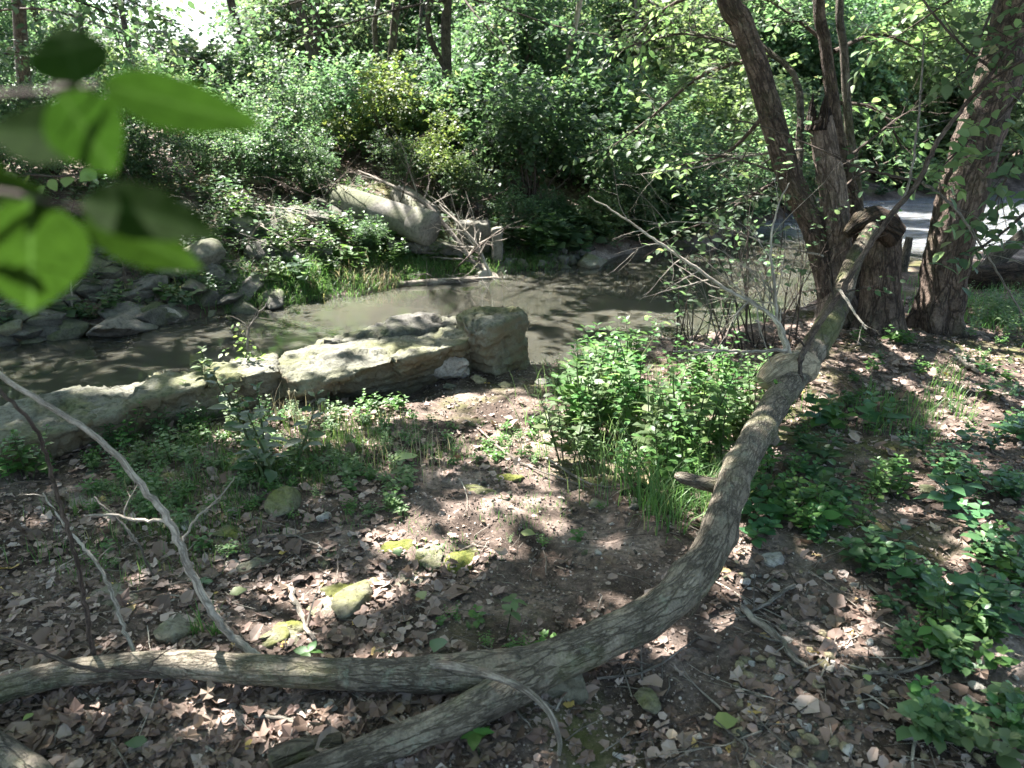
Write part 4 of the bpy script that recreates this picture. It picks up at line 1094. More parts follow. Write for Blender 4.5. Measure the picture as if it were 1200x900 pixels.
p2 = tree_tube(ms, [(985, 372, Ym + .15, .13), (1000, 330, Ym + .15, .075), (1003, 250, Ym + .2, .060), (990, 200, Ym + .25, .052), (976, 120, Ym + .3, .048), (967, 50, Ym + .35, .044), (960, -20, Ym + .4, .042)], BARK_RED, segs=24, extra=[((0, .2, 1.6), .05), ((.2, .6, 3.8), .035), ((.1, .8, 5.4), .02)])
p3 = tree_tube(ms, [(992, 330, Ym + .2, .05), (1006, 250, Ym + .3, .038), (995, 150, Ym + .4, .034), (989, 60, Ym + .45, .030), (986, -20, Ym + .5, .028)], BARK_GREY, segs=16, extra=[((.1, .2, 1.6), .03), ((.3, .4, 3.4), .02)])
p4 = tree_tube(ms, [(968, 340, Ym - .1, .06), (962, 300, Ym - .1, .055), (955, 270, Ym - .1, .05)], BARK_RED, "root_stem", segs=16)
branch(ms, [(935, 220, Ym - .05, .03), (935, 100, Ym + .3, .025), (900, 60, Ym + .5, .02), (870, 30, Ym + .6, .015), (845, 0, Ym + .6, .01)], BARK_GREY, kids=8, seed=31, klen=.8)
for q_, (pts_, mt_, kd) in enumerate([([(940, 175, Ym, .012), (880, 182, Ym, .009), (820, 195, Ym, .006), (745, 205, Ym, .003)], TWIG_PALE, 9), ([(935, 210, Ym, .012), (860, 186, Ym - .1, .008), (800, 180, Ym - .2, .004)], TWIG_DARK, 8),
    ([(965, 300, Ym - .3, .010), (900, 285, Ym - .4, .007), (830, 262, Ym - .5, .005), (760, 262, Ym - .6, .003)], TWIG_PALE, 9), ([(985, 260, Ym, .010), (930, 235, Ym, .008), (870, 225, Ym, .004)], TWIG_DARK, 8),
    ([(1000, 180, Ym, .010), (1050, 140, Ym, .007), (1090, 120, Ym, .003)], TWIG_DARK, 7), ([(880, 60, Ym, .014), (800, 40, Ym + .3, .010), (720, 60, Ym + .6, .005)], BARK_GREY, 9)]):
    branch(ms, pts_, mt_, kids=kd, seed=140 + q_, klen=.45, segs=6)
# broken snag beside them
sn = empty("snag", ground_at(982, 380), "broken pale-sided dead snag standing among the leaning trunks", "dead tree")
Ys = sn.location.y
tree_tube(sn, [(976, 378, Ys, .15), (980, 340, Ys, .115), (980, 270, Ys, .105), (972, 200, Ys, .095), (961, 138, Ys, .085)], BARK_SNAG, "wood", segs=40, bmp=.2, sub=8)
g = Geo(); tpn = rel(at(961, 142, Ys), sn); rng = random.Random(8)
for k in range(14):
    a = k / 14 * 6.28; c = tpn + Vector((math.cos(a) * .065, math.sin(a) * .065, -.06)); h_ = rng.uniform(.06, .28)
    g.tube([c, c + Vector((0, 0, h_ * .6)) + rv(rng, .01), c + Vector((0, 0, h_)) + rv(rng, .012)], [.032, .02, .004], 6, .2, 20)
link("splintered_top", g.mesh("snag_top"), WOOD_ROT, sn)
# post-like stub beside the stump at the water
sb = empty("tree_stub", ground_at(1058, 318), "short dead stub standing at the water behind the stump", "tree stub")
g = Geo(); g.tube([Vector((0, 0, -.1)), Vector((.0, 0, .15)), Vector((.01, 0, .35))], [.05, .045, .035], 14, .25, 12, sub=4); link("wood", g.mesh("stub_wood"), BARK_GREY, sb)

for e, pts in ((ms, p1), (ms, p2), (lt, lp)):
    carriers.append((e, pts, .1, None, BARK_RED))
# hand every spray to the nearest carrier
tips = np.array([tuple(c[0].location + c[1][-1]) for c in carriers])
own = np.argmin(((org[:, None, :2] - tips[None, :, :2]) ** 2).sum(2), 1)
crown_done = {}
for i_, (e, pts, r, g, bk) in enumerate(carriers):
    o_ = org[own == i_] - np.array(tuple(e.location))[None]
    gg = g or Geo()
    rng = random.Random(i_)
    if len(o_):
        # a few limbs to cluster centres
        sel = rng.sample(range(len(o_)), min(26, len(o_)))
        tip = Vector(pts[-1]); base = Vector(pts[-2])
        for k in sel:
            c = Vector(o_[k]); s0 = base.lerp(tip, rng.random())
            gg.tube([s0, s0.lerp(c, .4) + Vector((0, 0, .3)) + rv(rng, .15), s0.lerp(c, .75) + rv(rng, .15), c], [max(.02, r * .3), .03, .02, .008], 5, sub=3, cap=False)
        d_ = rs.normal(0, 1, (len(o_), 3)); d_[:, 2] *= .35
        v, f = sprays(rs, o_, d_, rs.uniform(.35, .6, len(o_)), 9, .12, .15, .8)
        # leaves stand only where the ground below them lies in shade in the photograph
        cen = v.reshape(-1, 4, 3).mean(1) + np.array(tuple(e.location))
        gp = cen - ts * (cen[:, 2] / ts[2])[:, None]
        oo_ = openness(gp[:, 0], gp[:, 1], np.zeros(len(gp))) + .34 * vnoise(gp[:, 0], gp[:, 1], 4.2, 3) + .28 * vnoise(gp[:, 0], gp[:, 1], 11, 5) + .22 * vnoise(gp[:, 0], gp[:, 1], 24, 7)
        kp = rs.uniform(0, 1, len(cen)) > np.clip((oo_ - .33) / .10, 0, .975)
        v = v.reshape(-1, 4, 3)[kp].reshape(-1, 3); f = f[:kp.sum()]
        crown = link("crown", mesh_np("canopy_crown", v, f), LEAF_MID, e)
    if gg.n:
        link("trunk" if g is not None else "limbs", gg.mesh("tall_trunk"), bk, e)

# ------------------------------------------------------------------ leafy boughs hanging into view at the upper right
def bough(e, pts, mt, seed, n, L=.3, leaf=.075, per=7, name="bough", r0=.012, T=T_OVATE, spread=.12):
    P_ = [rel(at(a, b_, y), e) for a, b_, y in pts]
    P2, R2 = smooth_path(P_, list(np.linspace(r0, r0 * .25, len(P_))), 6)
    g = Geo(); g.tube(P2, R2, 6, cap=False)
    rng = random.Random(seed); rs_ = np.random.RandomState(seed)
    org_, dr = [], []
    for k in range(n):
        i = rng.randint(2, len(P2) - 1)
        t = (P2[min(i + 1, len(P2) - 1)] - P2[max(i - 1, 0)]).normalized()
        d = (t * .6 + rv(rng, .7)); d.z *= .6
        org_.append(tuple(P2[i] + rv(rng, spread * .2))); dr.append(tuple(d))
        g.tube([P2[i], P2[i] + d.normalized() * L * .8 - Vector((0, 0, .08 * L))], [.003, .0012], 4, cap=False)
    b_ = link(name, g.mesh(name), TWIG_DARK, e)
    v, f = sprays(rs_, np.array(org_), np.array(dr), L * rs_.uniform(.7, 1.2, n), per, leaf, .12, .8, T, 1.1)
    link("leaves", mesh_np("bough_leaves", v, f), mt, b_)
for k, (pts, mt, n) in enumerate([
    ([(1180, -30, 5.0), (1150, 40, 4.6), (1120, 90, 4.4)], LEAF_MID, 10), ([(1230, 60, 4.4), (1180, 130, 4.2), (1130, 170, 4.1), (1100, 200, 4.0)], LEAF_LIGHT, 14),
    ([(1240, 120, 4.2), (1190, 190, 4.0), (1160, 250, 3.9)], LEAF_MID, 12), ([(1250, 200, 4.0), (1190, 260, 3.9), (1150, 290, 3.8)], LEAF_DARK, 9),
    ([(1200, -60, 5.5), (1100, 10, 5.6), (1040, 50, 5.8)], LEAF_LIGHT, 12), ([(1240, -40, 4.0), (1210, 30, 3.9), (1170, 60, 3.9)], LEAF_MID, 10)]):
    bough(lt, pts, mt, 400 + k, int(n * 1.1))
for k, (pts, mt, n) in enumerate([
    ([(880, 70, 6.2), (820, 90, 6.6), (760, 140, 7.2), (720, 170, 7.5)], LEAF_MID, 15), ([(900, 130, 6.2), (850, 180, 6.6), (790, 195, 7.0)], LEAF_LIGHT, 12),
    ([(978, 120, 6.4), (1030, 130, 6.4), (1060, 180, 6.4)], LEAF_LIGHT, 12), ([(925, 205, 6.0), (880, 230, 6.0), (840, 255, 6.0), (800, 270, 6.1)], LEAF_MID, 12),
    ([(968, 50, 6.4), (930, 20, 6.5), (900, 0, 6.6)], LEAF_MID, 14), ([(978, 60, 6.4), (1030, 40, 6.5), (1080, 60, 6.6)], LEAF_LIGHT, 14),
    ([(848, -20, 6.0), (780, 10, 6.4), (740, 50, 6.8)], LEAF_LIGHT, 14), ([(968, 250, 6.0), (1000, 210, 5.9), (1040, 190, 5.9)], LEAF_MID, 6)]):
    bough(ms, pts, mt, 430 + k, int(n * 1.9), L=.45, r0=.02)

tl_ = carriers[5][0]
for k, (pts, mt, n) in enumerate([([(-60, 20, 11.0), (40, 10, 10.5), (120, 30, 10.0), (190, 60, 9.8)], LEAF_DARK, 26), ([(-60, -60, 10.0), (60, -40, 9.6), (150, 0, 9.4), (200, 25, 9.2)], LEAF_MID, 24), ([(-40, 70, 10.5), (50, 60, 10.2), (120, 80, 9.9)], LEAF_MID, 20), ([(20, -30, 8.8), (90, 0, 8.6), (150, 25, 8.5)], LEAF_DARK, 18)]):
    bough(tl_, pts, mt, 460 + k, n, L=.7, leaf=.10, per=9, r0=.02)
tl_ = carriers[3][0]
for k, (pts, mt, n) in enumerate([([(524, 0, 14.8), (470, 10, 14), (400, 30, 13.2), (350, 45, 13)], LEAF_MID, 26), ([(524, -10, 14.8), (590, 10, 14), (650, 30, 13.4), (700, 40, 13)], LEAF_DARK, 26), ([(524, -40, 14.8), (430, -20, 13.6), (340, 5, 13), (300, 20, 12.8)], LEAF_DARK, 26), ([(524, -30, 14.8), (560, 20, 13.6), (600, 60, 13.2)], LEAF_MID, 20), ([(700, -40, 14), (760, 0, 13.4), (800, 40, 13)], LEAF_LIGHT, 24)]):
    bough(tl_, pts, mt, 480 + k, n, L=.9, leaf=.10, per=10, r0=.025)
# log lying on the bank at the far right
rl = empty("fallen_log", ground_at(1165, 338), "dark log lying on the far right of the near bank behind the leaning tree", "log")
yb = rl.location.y
g = Geo(); P_ = [rel(at(a, b_, yb + dy), rl) for a, b_, dy in ((1085, 322, .5), (1130, 326, .1), (1170, 325, 0), (1210, 322, 0), (1260, 318, 0))]
g.tube(P_, [.10, .12, .13, .13, .13], 24, .14, 6, sub=6); link("wood", g.mesh("right_log"), WOOD_ROT, rl)
g = Geo(); P_ = [rel(at(a, b_, yb + .2), rl) for a, b_ in ((1150, 325), (1172, 300), (1190, 285), (1215, 262))]
g.tube(P_, [.09, .08, .07, .06], 18, .14, 6, sub=5); link("limb", g.mesh("right_log_limb"), BARK_GREY, rl)

# ------------------------------------------------------------------ dead wood on the far bank
db = empty("fallen_branch", az(568, 322, WATER_Z), "dead fallen trunk slanting down into the water below the pipe", "fallen branch")
branch(db, [(590, 333, 9.2, .05), (570, 322, 9.4, .085), (555, 300, 9.8, .09), (538, 278, 10.2, .07)], TWIG_GREY, "trunk", segs=20, kids=0, bump_=.25)
branch(db, [(585, 330, 9.2, .03), (560, 312, 9.3, .035), (530, 275, 9.5, .03), (500, 240, 9.8, .025), (460, 218, 10.2, .02), (420, 200, 10.6, .012)], TWIG_GREY, segs=8, kids=16, seed=51, klen=.9)
branch(db, [(575, 325, 9.2, .02), (560, 290, 9.3, .018), (540, 265, 9.4, .015), (515, 240, 9.6, .008)], TWIG_PALE, segs=7, kids=14, seed=52, klen=.7)
g = Geo(); g.tube([rel(az(455, 334, -.33), db), rel(az(510, 331, -.33), db), rel(az(560, 327, -.33), db)], [.03, .045, .04], 10, .2, 6, sub=4)
link("sunken_limb", g.mesh("sunken_limb"), TWIG_GREY, db)
bl = empty("cut_log", az(560, 318, WATER_Z + .05), "pale round log end resting at the foot of the dead fallen trunk", "log")
g = Geo(); g.tube([rel(at(569, 326, 9.2), bl), rel(at(556, 318, 9.6), bl), rel(at(545, 305, 10.0), bl)], [.10, .11, .10], 20, .25, 6, sub=4); link("wood", g.mesh("cut_log"), TWIG_PALE, bl)
drng = random.Random(60)
for k in range(52):
    px, py = drng.uniform(60, 570), drng.uniform(200, 310)
    p = ground_at(px, py + 20)
    g = Geo(); twiggy(g, p, Vector((drng.uniform(-1, 1), -.5, drng.uniform(.1, .9))), drng.uniform(.5, 1.3), .012, 1, drng, -.05, 5, .2, 4)
    o = link("dead_branch", g.mesh("dead_branch"), drng.choice([TWIG_GREY, TWIG_PALE, TWIG_DARK]), None)
    tag(o, "bare dead branch tangled in the rubble and brush of the far bank", "dead branch", "dead branches in the far bank brush")
for (a, b_, lab, mt) in [([(125, 405, 6.9, .012), (97, 385, 7.0, .015), (85, 375, 7.0, .016), (60, 350, 7.2, .01)], None, "pale forked stick poking from the far left waterline", TWIG_PALE),
                     ([(100, 398, 6.8, .008), (86, 378, 6.9, .01), (84, 345, 7.0, .008), (83, 328, 7.0, .005)], None, "upright thin stick beside the wedge slab", TWIG_PALE),
                     ([(100, 402, 6.6, .006), (125, 385, 6.7, .008), (95, 378, 6.8, .008)], None, "short bent stick on the far left waterline", TWIG_GREY)]:
    e = empty("stick", at(a[0][0], a[0][1], a[0][2]), lab, "stick"); branch(e, a, mt, "wood", segs=6, kids=2, seed=int(a[0][0]), klen=.2)
# bare shrubs on the near bank by the water
for k, (px, py, s, mt) in enumerate([(860, 400, 1.0, TWIG_DARK), (890, 395, 1.1, TWIG_DARK), (835, 400, .8, TWIG_GREY), (925, 390, .9, TWIG_DARK), (800, 405, .6, TWIG_DARK)]):
    p = ground_at(px, py + 12)
    e = empty("bare_shrub", p, "thin many-stemmed nearly bare shrub at the water behind the dead twigs", "shrub", "bare shrubs at the water behind the dead twigs")
    g = Geo(); rng = random.Random(70 + k); tips_ = []
    for j in range(6): twiggy(g, Vector((rng.uniform(-.08, .08), rng.uniform(-.08, .08), -.03)), Vector((rng.uniform(-.5, .3), rng.uniform(-.3, .3), 1)), s * rng.uniform(.7, 1.2), .007, 1, rng, 0, 4, .12, 5, .8, tips_)
    link("stems", g.mesh("bare_stems"), mt, e)
    rs_ = np.random.RandomState(k)
    v, f = sprays(rs_, np.array([tuple(t[0]) for t in tips_]), np.array([tuple(t[1]) for t in tips_]), .12, 4, .05, .1, .7, T_OVATE)
    link("leaves", mesh_np("sparse_leaves", v, f), LEAF_MID, e)

# ------------------------------------------------------------------ herbs (canonical height about 1)
def herb_mesh(seed, stems, leaf, T=T_OVATE, pairs=6, spread=.35, lw=1.0, h=1.0):
    rng = random.Random(seed); g = Geo(); pos, X_, N_, S_ = [], [], [], []
    for s in range(stems):
        a = rng.uniform(0, 6.28); tilt = rng.uniform(0, spread); hh = h * rng.uniform(.6, 1)
        d = Vector((math.cos(a) * tilt, math.sin(a) * tilt, 1)).normalized()
        b0_ = Vector((math.cos(a), math.sin(a), 0)) * .06 * rng.random() * stems ** .5
        pts = [b0_ + d * hh * t + Vector((0, 0, -.08 * tilt * t * t)) for t in (0, .33, .66, 1)]
        g.tube(pts, [.012 * h, .010 * h, .008 * h, .004 * h], 4, cap=False)
        for k in range(pairs):
            t = .2 + .8 * (k + .5) / pairs
            p = b0_ + d * hh * t
            aa = a + k * 1.57 + rng.uniform(-.3, .3)
            sz = leaf * (1.15 - .55 * t) * rng.uniform(.8, 1.2)
            for sg in (0, math.pi):
                o = Vector((math.cos(aa + sg), math.sin(aa + sg), rng.uniform(-.1, .45)))
                pos.append(tuple(p + o * .03)); X_.append(tuple(o)); N_.append((rng.gauss(0, .3) + o.x * -.2, rng.gauss(0, .3) - o.y * .2, 1)); S_.append(sz)
        for q in range(3):
            aa = rng.uniform(0, 6.28); o = Vector((math.cos(aa), math.sin(aa), .7)); pos.append(tuple(b0_ + d * hh)); X_.append(tuple(o)); N_.append((0, 0, 1)); S_.append(leaf * .4)
    v, f = batch(T, np.array(pos), np.array(X_), np.array(N_), np.array(S_), lw)
    return mesh_np("herb_leaves", v, f), g.mesh("herb_stem")
HERBS = {}
for key, (st_, lf, pr, sp_, lw, mt) in {"nettle": (4, .21, 7, .40, 1.0, LEAF_HERB), "nettle2": (5, .17, 8, .6, .95, LEAF_HERB), "nettle3": (3, .24, 6, .55, 1.1, LEAF_HERB), "weed": (5, .30, 5, .8, 1.0, LEAF_LIGHT),
                                   "cover": (4, .42, 3, 1.1, 1.2, LEAF_GC), "cover2": (3, .55, 2, 1.2, 1.25, LEAF_GC), "cover3": (5, .36, 3, 1.0, 1.25, LEAF_GC)}.items():
    a, b_ = herb_mesh(hash(key) % 97 if False else sum(map(ord, key)), st_, lf, T_OVATE, pr, sp_, lw)
    a.materials.append(mt); b_.materials.append(STEM); HERBS[key] = (a, b_)
def herb(px, py, h, kind, label, group, mt=None, rng=random.Random(31), loc=None):
    p = loc if loc is not None else ground_at(px, py)
    e = empty("herb", p, label, "plant", group, rng.uniform(0, 6.28), h * rng.uniform(.85, 1.15))
    a, b_ = HERBS[kind]
    if mt:
        k = (kind, mt.name)
        if k not in HERBS: m2 = a.copy(); m2.materials.clear(); m2.materials.append(mt); HERBS[k] = m2
        a = HERBS[k]
    link("foliage", a, None, e); link("stem", b_, None, e)
    return e
cover_parts = {}
def cover(px, py, h, kind, mt, which, rng=random.Random(32)):
    p = ground_at(px, py); a = HERBS[kind][0]
    co = np.zeros(len(a.vertices) * 3, np.float32); a.vertices.foreach_get("co", co); co = co.reshape(-1, 3)
    fc = np.zeros(len(a.polygons) * 3, np.int32); a.polygons.foreach_get("vertices", fc)
    t = rng.uniform(0, 6.28); h *= rng.uniform(.8, 1.2); c_, s_ = math.cos(t) * h, math.sin(t) * h
    v_ = np.stack([co[:, 0] * c_ - co[:, 1] * s_ + p.x, co[:, 0] * s_ + co[:, 1] * c_ + p.y, co[:, 2] * h + p.z], 1)
    cover_parts.setdefault((which, mt.name), []).append((v_, fc.reshape(-1, 3)))
hr = random.Random(55)
for k in range(66):
    px = hr.uniform(662, 905); t = hr.random()
    py = 448 + t * (np.interp(px, [670, 760, 840, 900], [95, 125, 120, 60]))
    if px > 820 and py > 560: continue
    herb(px, py, hr.choice([.14, .2, .26, .32, .38, .44]), hr.choice(["nettle", "nettle2", "nettle3"]), "leafy green nettle-like herb in the sunny patch left of the fallen trunk", "nettle-like herbs between the block and the trunk", hr.choice([None, LEAF_LIGHT]))
for k in range(14):
    px = hr.uniform(640, 700); herb(px, 440 + hr.uniform(0, 30), hr.uniform(.1, .2), "nettle2", "small herb at the edge of the bank right of the tall block", "small herbs right of the tall block")
GCN = "low broad-leaved herbs under the right side"
for k in range(150):
    px = hr.uniform(880, 1210); py = hr.uniform(500, 760)
    if px < 960 and py > 640: continue
    if py > 640 and px < 1000 + (py - 640) * .4: continue
    if 1020 < px < 1100 and 590 < py < 640: continue
    herb(px, py, hr.choice([.07, .09, .11, .14, .18]), hr.choice(["cover", "cover2", "cover3", "nettle3"]), "low broad-leaved green herb carpeting the ground right of the fallen trunk", GCN, hr.choice([None, None, None, LEAF_HERB]))
for k in range(22):
    herb(hr.uniform(1060, 1200), hr.uniform(750, 890), hr.uniform(.07, .13), hr.choice(["cover", "cover2"]), "low herb growing sparsely in the bottom right corner", "sparse herbs in the bottom right corner", hr.choice([LEAF_HERB, LEAF_GC, LEAF_LIGHT]))
for k in range(30):
    cover(hr.uniform(950, 1200), hr.uniform(400, 500), hr.uniform(.06, .14), hr.choice(["cover", "nettle2", "weed"]), hr.choice([LEAF_HERB, LEAF_GC]), "near")
for k in range(30):
    cover(hr.uniform(1130, 1215), hr.uniform(345, 400), hr.uniform(.12, .22), hr.choice(["nettle", "nettle2"]), LEAF_LIGHT, "near")
for k in range(60):
    px = hr.uniform(100, 470); py = hr.uniform(485, 570)
    herb(px, py, hr.uniform(.06, .2) if px < 360 else hr.uniform(.05, .09), hr.choice(["nettle2", "nettle", "weed", "nettle3"]), "small green herb in the grassy patch before the slabs", "small herbs in the grassy patch before the slabs", hr.choice([LEAF_HERB, LEAF_LIGHT, LEAF_GC]))
for k in range(30):
    px = hr.uniform(430, 640); py = hr.uniform(490, 545)
    cover(px, py, hr.uniform(.04, .08), hr.choice(["cover", "nettle2", "cover3"]), LEAF_HERB, "near")
for k in range(14):
    herb(hr.uniform(-10, 60), hr.uniform(525, 570), hr.uniform(.15, .25), hr.choice(["nettle", "nettle3"]), "herb growing against the front of the left slab", "herbs against the left slab")
for k in range(24):
    px, py = hr.choice([(555, 740), (600, 760), (400, 655), (120, 670), (600, 640), (700, 640), (460, 830), (250, 640), (690, 600)])
    cover(px + hr.gauss(0, 22), py + hr.gauss(0, 9), hr.uniform(.035, .08), hr.choice(["cover", "nettle2", "cover2"]), LEAF_HERB, "near")
herb(235, 492, .34, "nettle", "taller pale herb in front of the long rounded slab", None, LEAF_LIGHT)
herb(290, 505, .26, "nettle2", "leafy herb with broad bright leaves below the crack in the slabs", None, LEAF_LIGHT)
herb(330, 560, .50, "nettle2", "tall dark thin-stemmed herb in the left grass", None, LEAF_GC)
# small plant sprouting from the slab with a dead forked twig
sp = empty("sapling", az(292, 432, .2), "small yellowing sapling with a forked dead twig growing from the slab", "sapling")
branch(sp, [(292, 430, 4.15, .008), (290, 405, 4.15, .007), (292, 385, 4.15, .006), (300, 372, 4.15, .004), (313, 355, 4.15, .003)], TWIG_GREY, "stem", segs=6, kids=3, seed=81, klen=.12)
branch(sp, [(291, 385, 4.15, .004), (282, 376, 4.15, .003), (270, 370, 4.15, .002)], TWIG_GREY, "stem", segs=5)
rs_ = np.random.RandomState(3); oo = np.array([tuple(rel(at(290 + rs_.normal(0, 8), yy, 4.15), sp)) for yy in (425, 418, 412, 405, 400, 395, 388, 420, 410, 400)])
v, f = sprays(rs_, oo, rs_.normal(0, 1, (10, 3)), .08, 5, .035, .1, .6, T_OVATE); link("leaves", mesh_np("sapling_leaves", v, f), LEAF_YEL, sp)
# near seedlings with separate leaves
ov = tri_clean((np.array([[0, 0, 0], [.12, .13, .03], [.12, 0, 0], [.12, -.13, .03], [.35, .27, .05], [.35, 0, 0], [.35, -.27, .05], [.65, .22, .03], [.65, 0, -.02], [.65, -.22, .03], [1, 0, -.10]]),
                np.array([[0, 2, 1, 0], [0, 3, 2, 0], [1, 2, 5, 4], [2, 3, 6, 5], [4, 5, 8, 7], [5, 6, 9, 8], [7, 8, 10, 7], [8, 9, 10, 8]])))
leafm = {}
def leaf_mesh(mt, size=1.0, w=1.0):
    k = (mt.name, w)
    if k not in leafm:
        tv = ov[0].copy(); tv[:, 1] *= w
        m = mesh_np("leaf", tv, ov[1]); m.materials.append(mt); leafm[k] = m
    return leafm[k]
def seedling(px, py, Y, h, n, size, label, seed, mt=LEAF_HERB, w=1.1):
    p = ground_at(px, py); e = empty("seedling", p, label, "seedling"); rng = random.Random(seed)
    d = Vector((rng.uniform(-.2, .2), rng.uniform(-.2, .1), 1)).normalized()
    g = Geo(); g.tube([Vector((0, 0, 0)), d * h * .5, d * h], [.0025, .002, .0015], 6); link("stem", g.mesh("stem"), STEM, e)
    for k in range(n):
        t = 1 - (k // 4) * .35
        a = k * 1.57 + (k // 4) * .7 + rng.uniform(-.3, .3)
        link("leaf", leaf_mesh(mt, w=w), None, e, d * h * t, Euler((rng.uniform(-.3, .3), rng.uniform(-.25, .35), a)), size * rng.uniform(.75, 1.15))
seedling(562, 885, 0, .07, 6, .055, "four-leaved seedling in the foreground before the lower limb", 1)
seedling(594, 742, 0, .12, 8, .045, "upright bright seedling just behind the trunk fork", 2, LEAF_LIGHT)
seedling(1090, 760, 0, .08, 8, .06, "seedling with broad leaves at the edge of the right-hand herbs", 3)
seedling(1140, 745, 0, .09, 8, .06, "broad-leaved seedling in the bottom right", 4, LEAF_HERB)
seedling(1165, 830, 0, .07, 8, .055, "sunlit pale green seedling near the bottom right corner", 5, LEAF_LIGHT)
seedling(1130, 865, 0, .05, 6, .055, "shaded seedling near the bottom right corner", 6, LEAF_GC)
seedling(365, 775, 0, .04, 4, .05, "small leaf pair beside the left limb", 7, LEAF_HERB)
seedling(240, 690, 0, .03, 5, .045, "flat seedling in the litter behind the left limb", 8, LEAF_GC)

cr_ = random.Random(66)
for k in range(150):
    px = cr_.uniform(60, 520)
    cover(px, np.interp(px, [60, 300, 520], [225, 215, 235]) + cr_.uniform(0, 95), cr_.uniform(.15, .42), cr_.choice(["cover", "nettle", "nettle2", "nettle3", "weed"]), cr_.choice([LEAF_MID, LEAF_HERB, LEAF_DARK]), "far")
for k in range(230):
    px = cr_.uniform(590, 1180); edge = np.interp(px, [590, 700, 830, 870, 950, 1100, 1180], [312, 300, 285, 266, 240, 232, 232])
    cover(px, edge - cr_.uniform(2, 30), cr_.uniform(.25, .6), cr_.choice(["cover", "cover3", "nettle", "nettle2"]), cr_.choice([LEAF_MID, LEAF_HERB, LEAF_DARK]), "far")
for k in range(170):
    cover(cr_.uniform(100, 490), cr_.uniform(478, 610), cr_.uniform(.05, .11), cr_.choice(["cover", "nettle2", "cover3", "weed"]), cr_.choice([LEAF_HERB, LEAF_LIGHT]), "near")
for k in range(260):
    px = cr_.uniform(-40, 600); edge = np.interp(px, [0, 190, 330, 440, 560], [395, 375, 345, 330, 312])
    cover(px, edge - cr_.uniform(5, 125) * (1 if px < 450 else .6), cr_.uniform(.12, .30), cr_.choice(["cover", "cover2", "nettle", "nettle2", "weed"]), cr_.choice([LEAF_MID, LEAF_HERB, LEAF_DARK]), "far")
for (wh, mn), prt in cover_parts.items():
    v, f = join(prt)
    tag(link("ground_cover", mesh_np("ground_cover", v, f), bpy.data.materials[mn]), {"far": "creeping leafy ground cover between the stones of the far bank", "near": "tiny low green seedlings spread over the near bank"}[wh] + " in " + mn.replace("leaf_", "").replace("_", " ") + " tone", "ground cover", kind="stuff")
# ------------------------------------------------------------------ grass
def blades(rs, roots, L, w, lean=.5):
    n = len(roots); k = 5
    a = rs.uniform(0, 2 * np.pi, n); ln = rs.uniform(.2, 1, n) * lean; LL = L * rs.uniform(.5, 1.2, n)
    out = np.stack([np.cos(a), np.sin(a), np.zeros(n)], 1); side = np.stack([-np.sin(a), np.cos(a), np.zeros(n)], 1)
    V = []
    for j in range(4):
        t = j / 3
        c = roots + out * (ln * LL * t * t)[:, None] + np.array([0, 0, 1.0]) * (LL * (t - .45 * ln * t * t))[:, None]
        ww = (w * (1 - t) ** .7 * .5)
        if j < 3: V += [c - side * ww, c + side * ww]
        else: V += [c]
    V = np.stack(V, 1).reshape(-1, 3)
    tf = np.array([[0, 1, 3], [0, 3, 2], [2, 3, 5], [2, 5, 4], [4, 5, 6]])
    return V, (tf[None] + (np.arange(n) * 7)[:, None, None]).reshape(-1, 3)
def grass_patch(name, seed, tufts, per, L, w, label, mt=GRASS, lean=.6, spread=.05):
    """tufts: list of (px, py, sx, sy, n)"""
    rs_ = np.random.RandomState(seed); rts = []
    for px, py, sx, sy, n in tufts:
        for _ in range(n):
            p = ground_at(px + rs_.normal(0, sx), py + rs_.normal(0, sy))
            if p.z < WATER_Z - .02: continue
            r = rs_.normal(0, spread, (per, 2)); rts.append(np.stack([p.x + r[:, 0], p.y + r[:, 1], height(p.x + r[:, 0], p.y + r[:, 1]) - .005], 1))
    v, f = blades(rs_, np.concatenate(rts), L, w, lean)
    o = link(name, mesh_np(name, v, f), mt); tag(o, label, "grass", kind="stuff"); return o
grass_patch("grass", 1, [(800, 580, 35, 22, 26), (760, 530, 25, 20, 8), (850, 600, 10, 20, 5)], 24, .22, .005, "long bright green grass spilling onto the path below the nettle patch", spread=.05, lean=1.15)
grass_patch("grass", 12, [(760, 500, 70, 40, 40), (700, 470, 30, 15, 14)], 14, .26, .005, "long thin grass growing up among the nettle-like herbs", LEAF_LIGHT, .8, .06)
grass_patch("grass", 2, [(1060, 488, 30, 12, 14), (1100, 450, 40, 15, 8), (960, 470, 25, 20, 6)], 26, .13, .005, "bright tuft of grass right of the fallen trunk's knot")
grass_patch("grass", 3, [(300, 545, 70, 18, 50), (400, 510, 40, 12, 16), (200, 520, 40, 15, 12), (230, 600, 40, 25, 20), (120, 620, 60, 30, 14), (380, 530, 60, 20, 30)], 24, .10, .004, "fine short grass in the patch before the slabs")
grass_patch("grass", 4, [(470, 318, 30, 9, 60), (545, 308, 28, 9, 60), (400, 330, 40, 12, 70), (330, 345, 40, 8, 50), (270, 350, 40, 8, 26), (625, 305, 22, 6, 40), (360, 300, 50, 14, 30), (250, 330, 40, 12, 20)], 24, .17, .009, "grass fringing the far waterline below the pipe", spread=.14, lean=1.25)
grass_patch("dry_grass", 5, [(450, 335, 16, 5, 7), (420, 320, 30, 8, 6)], 18, .24, .010, "straw-coloured dead grass hanging at the far waterline", DRYGRASS, 1.0, .08)
grass_patch("grass", 6, [(560, 530, 60, 14, 40), (620, 600, 30, 15, 12), (430, 545, 40, 10, 14), (535, 650, 40, 12, 10), (400, 620, 40, 15, 10)], 16, .045, .003, "very short sparse grass along the bare path", spread=.035)
grass_patch("grass", 7, [(243, 745, 6, 3, 2)], 16, .12, .006, "bright single grass tuft behind the left limb", spread=.012)
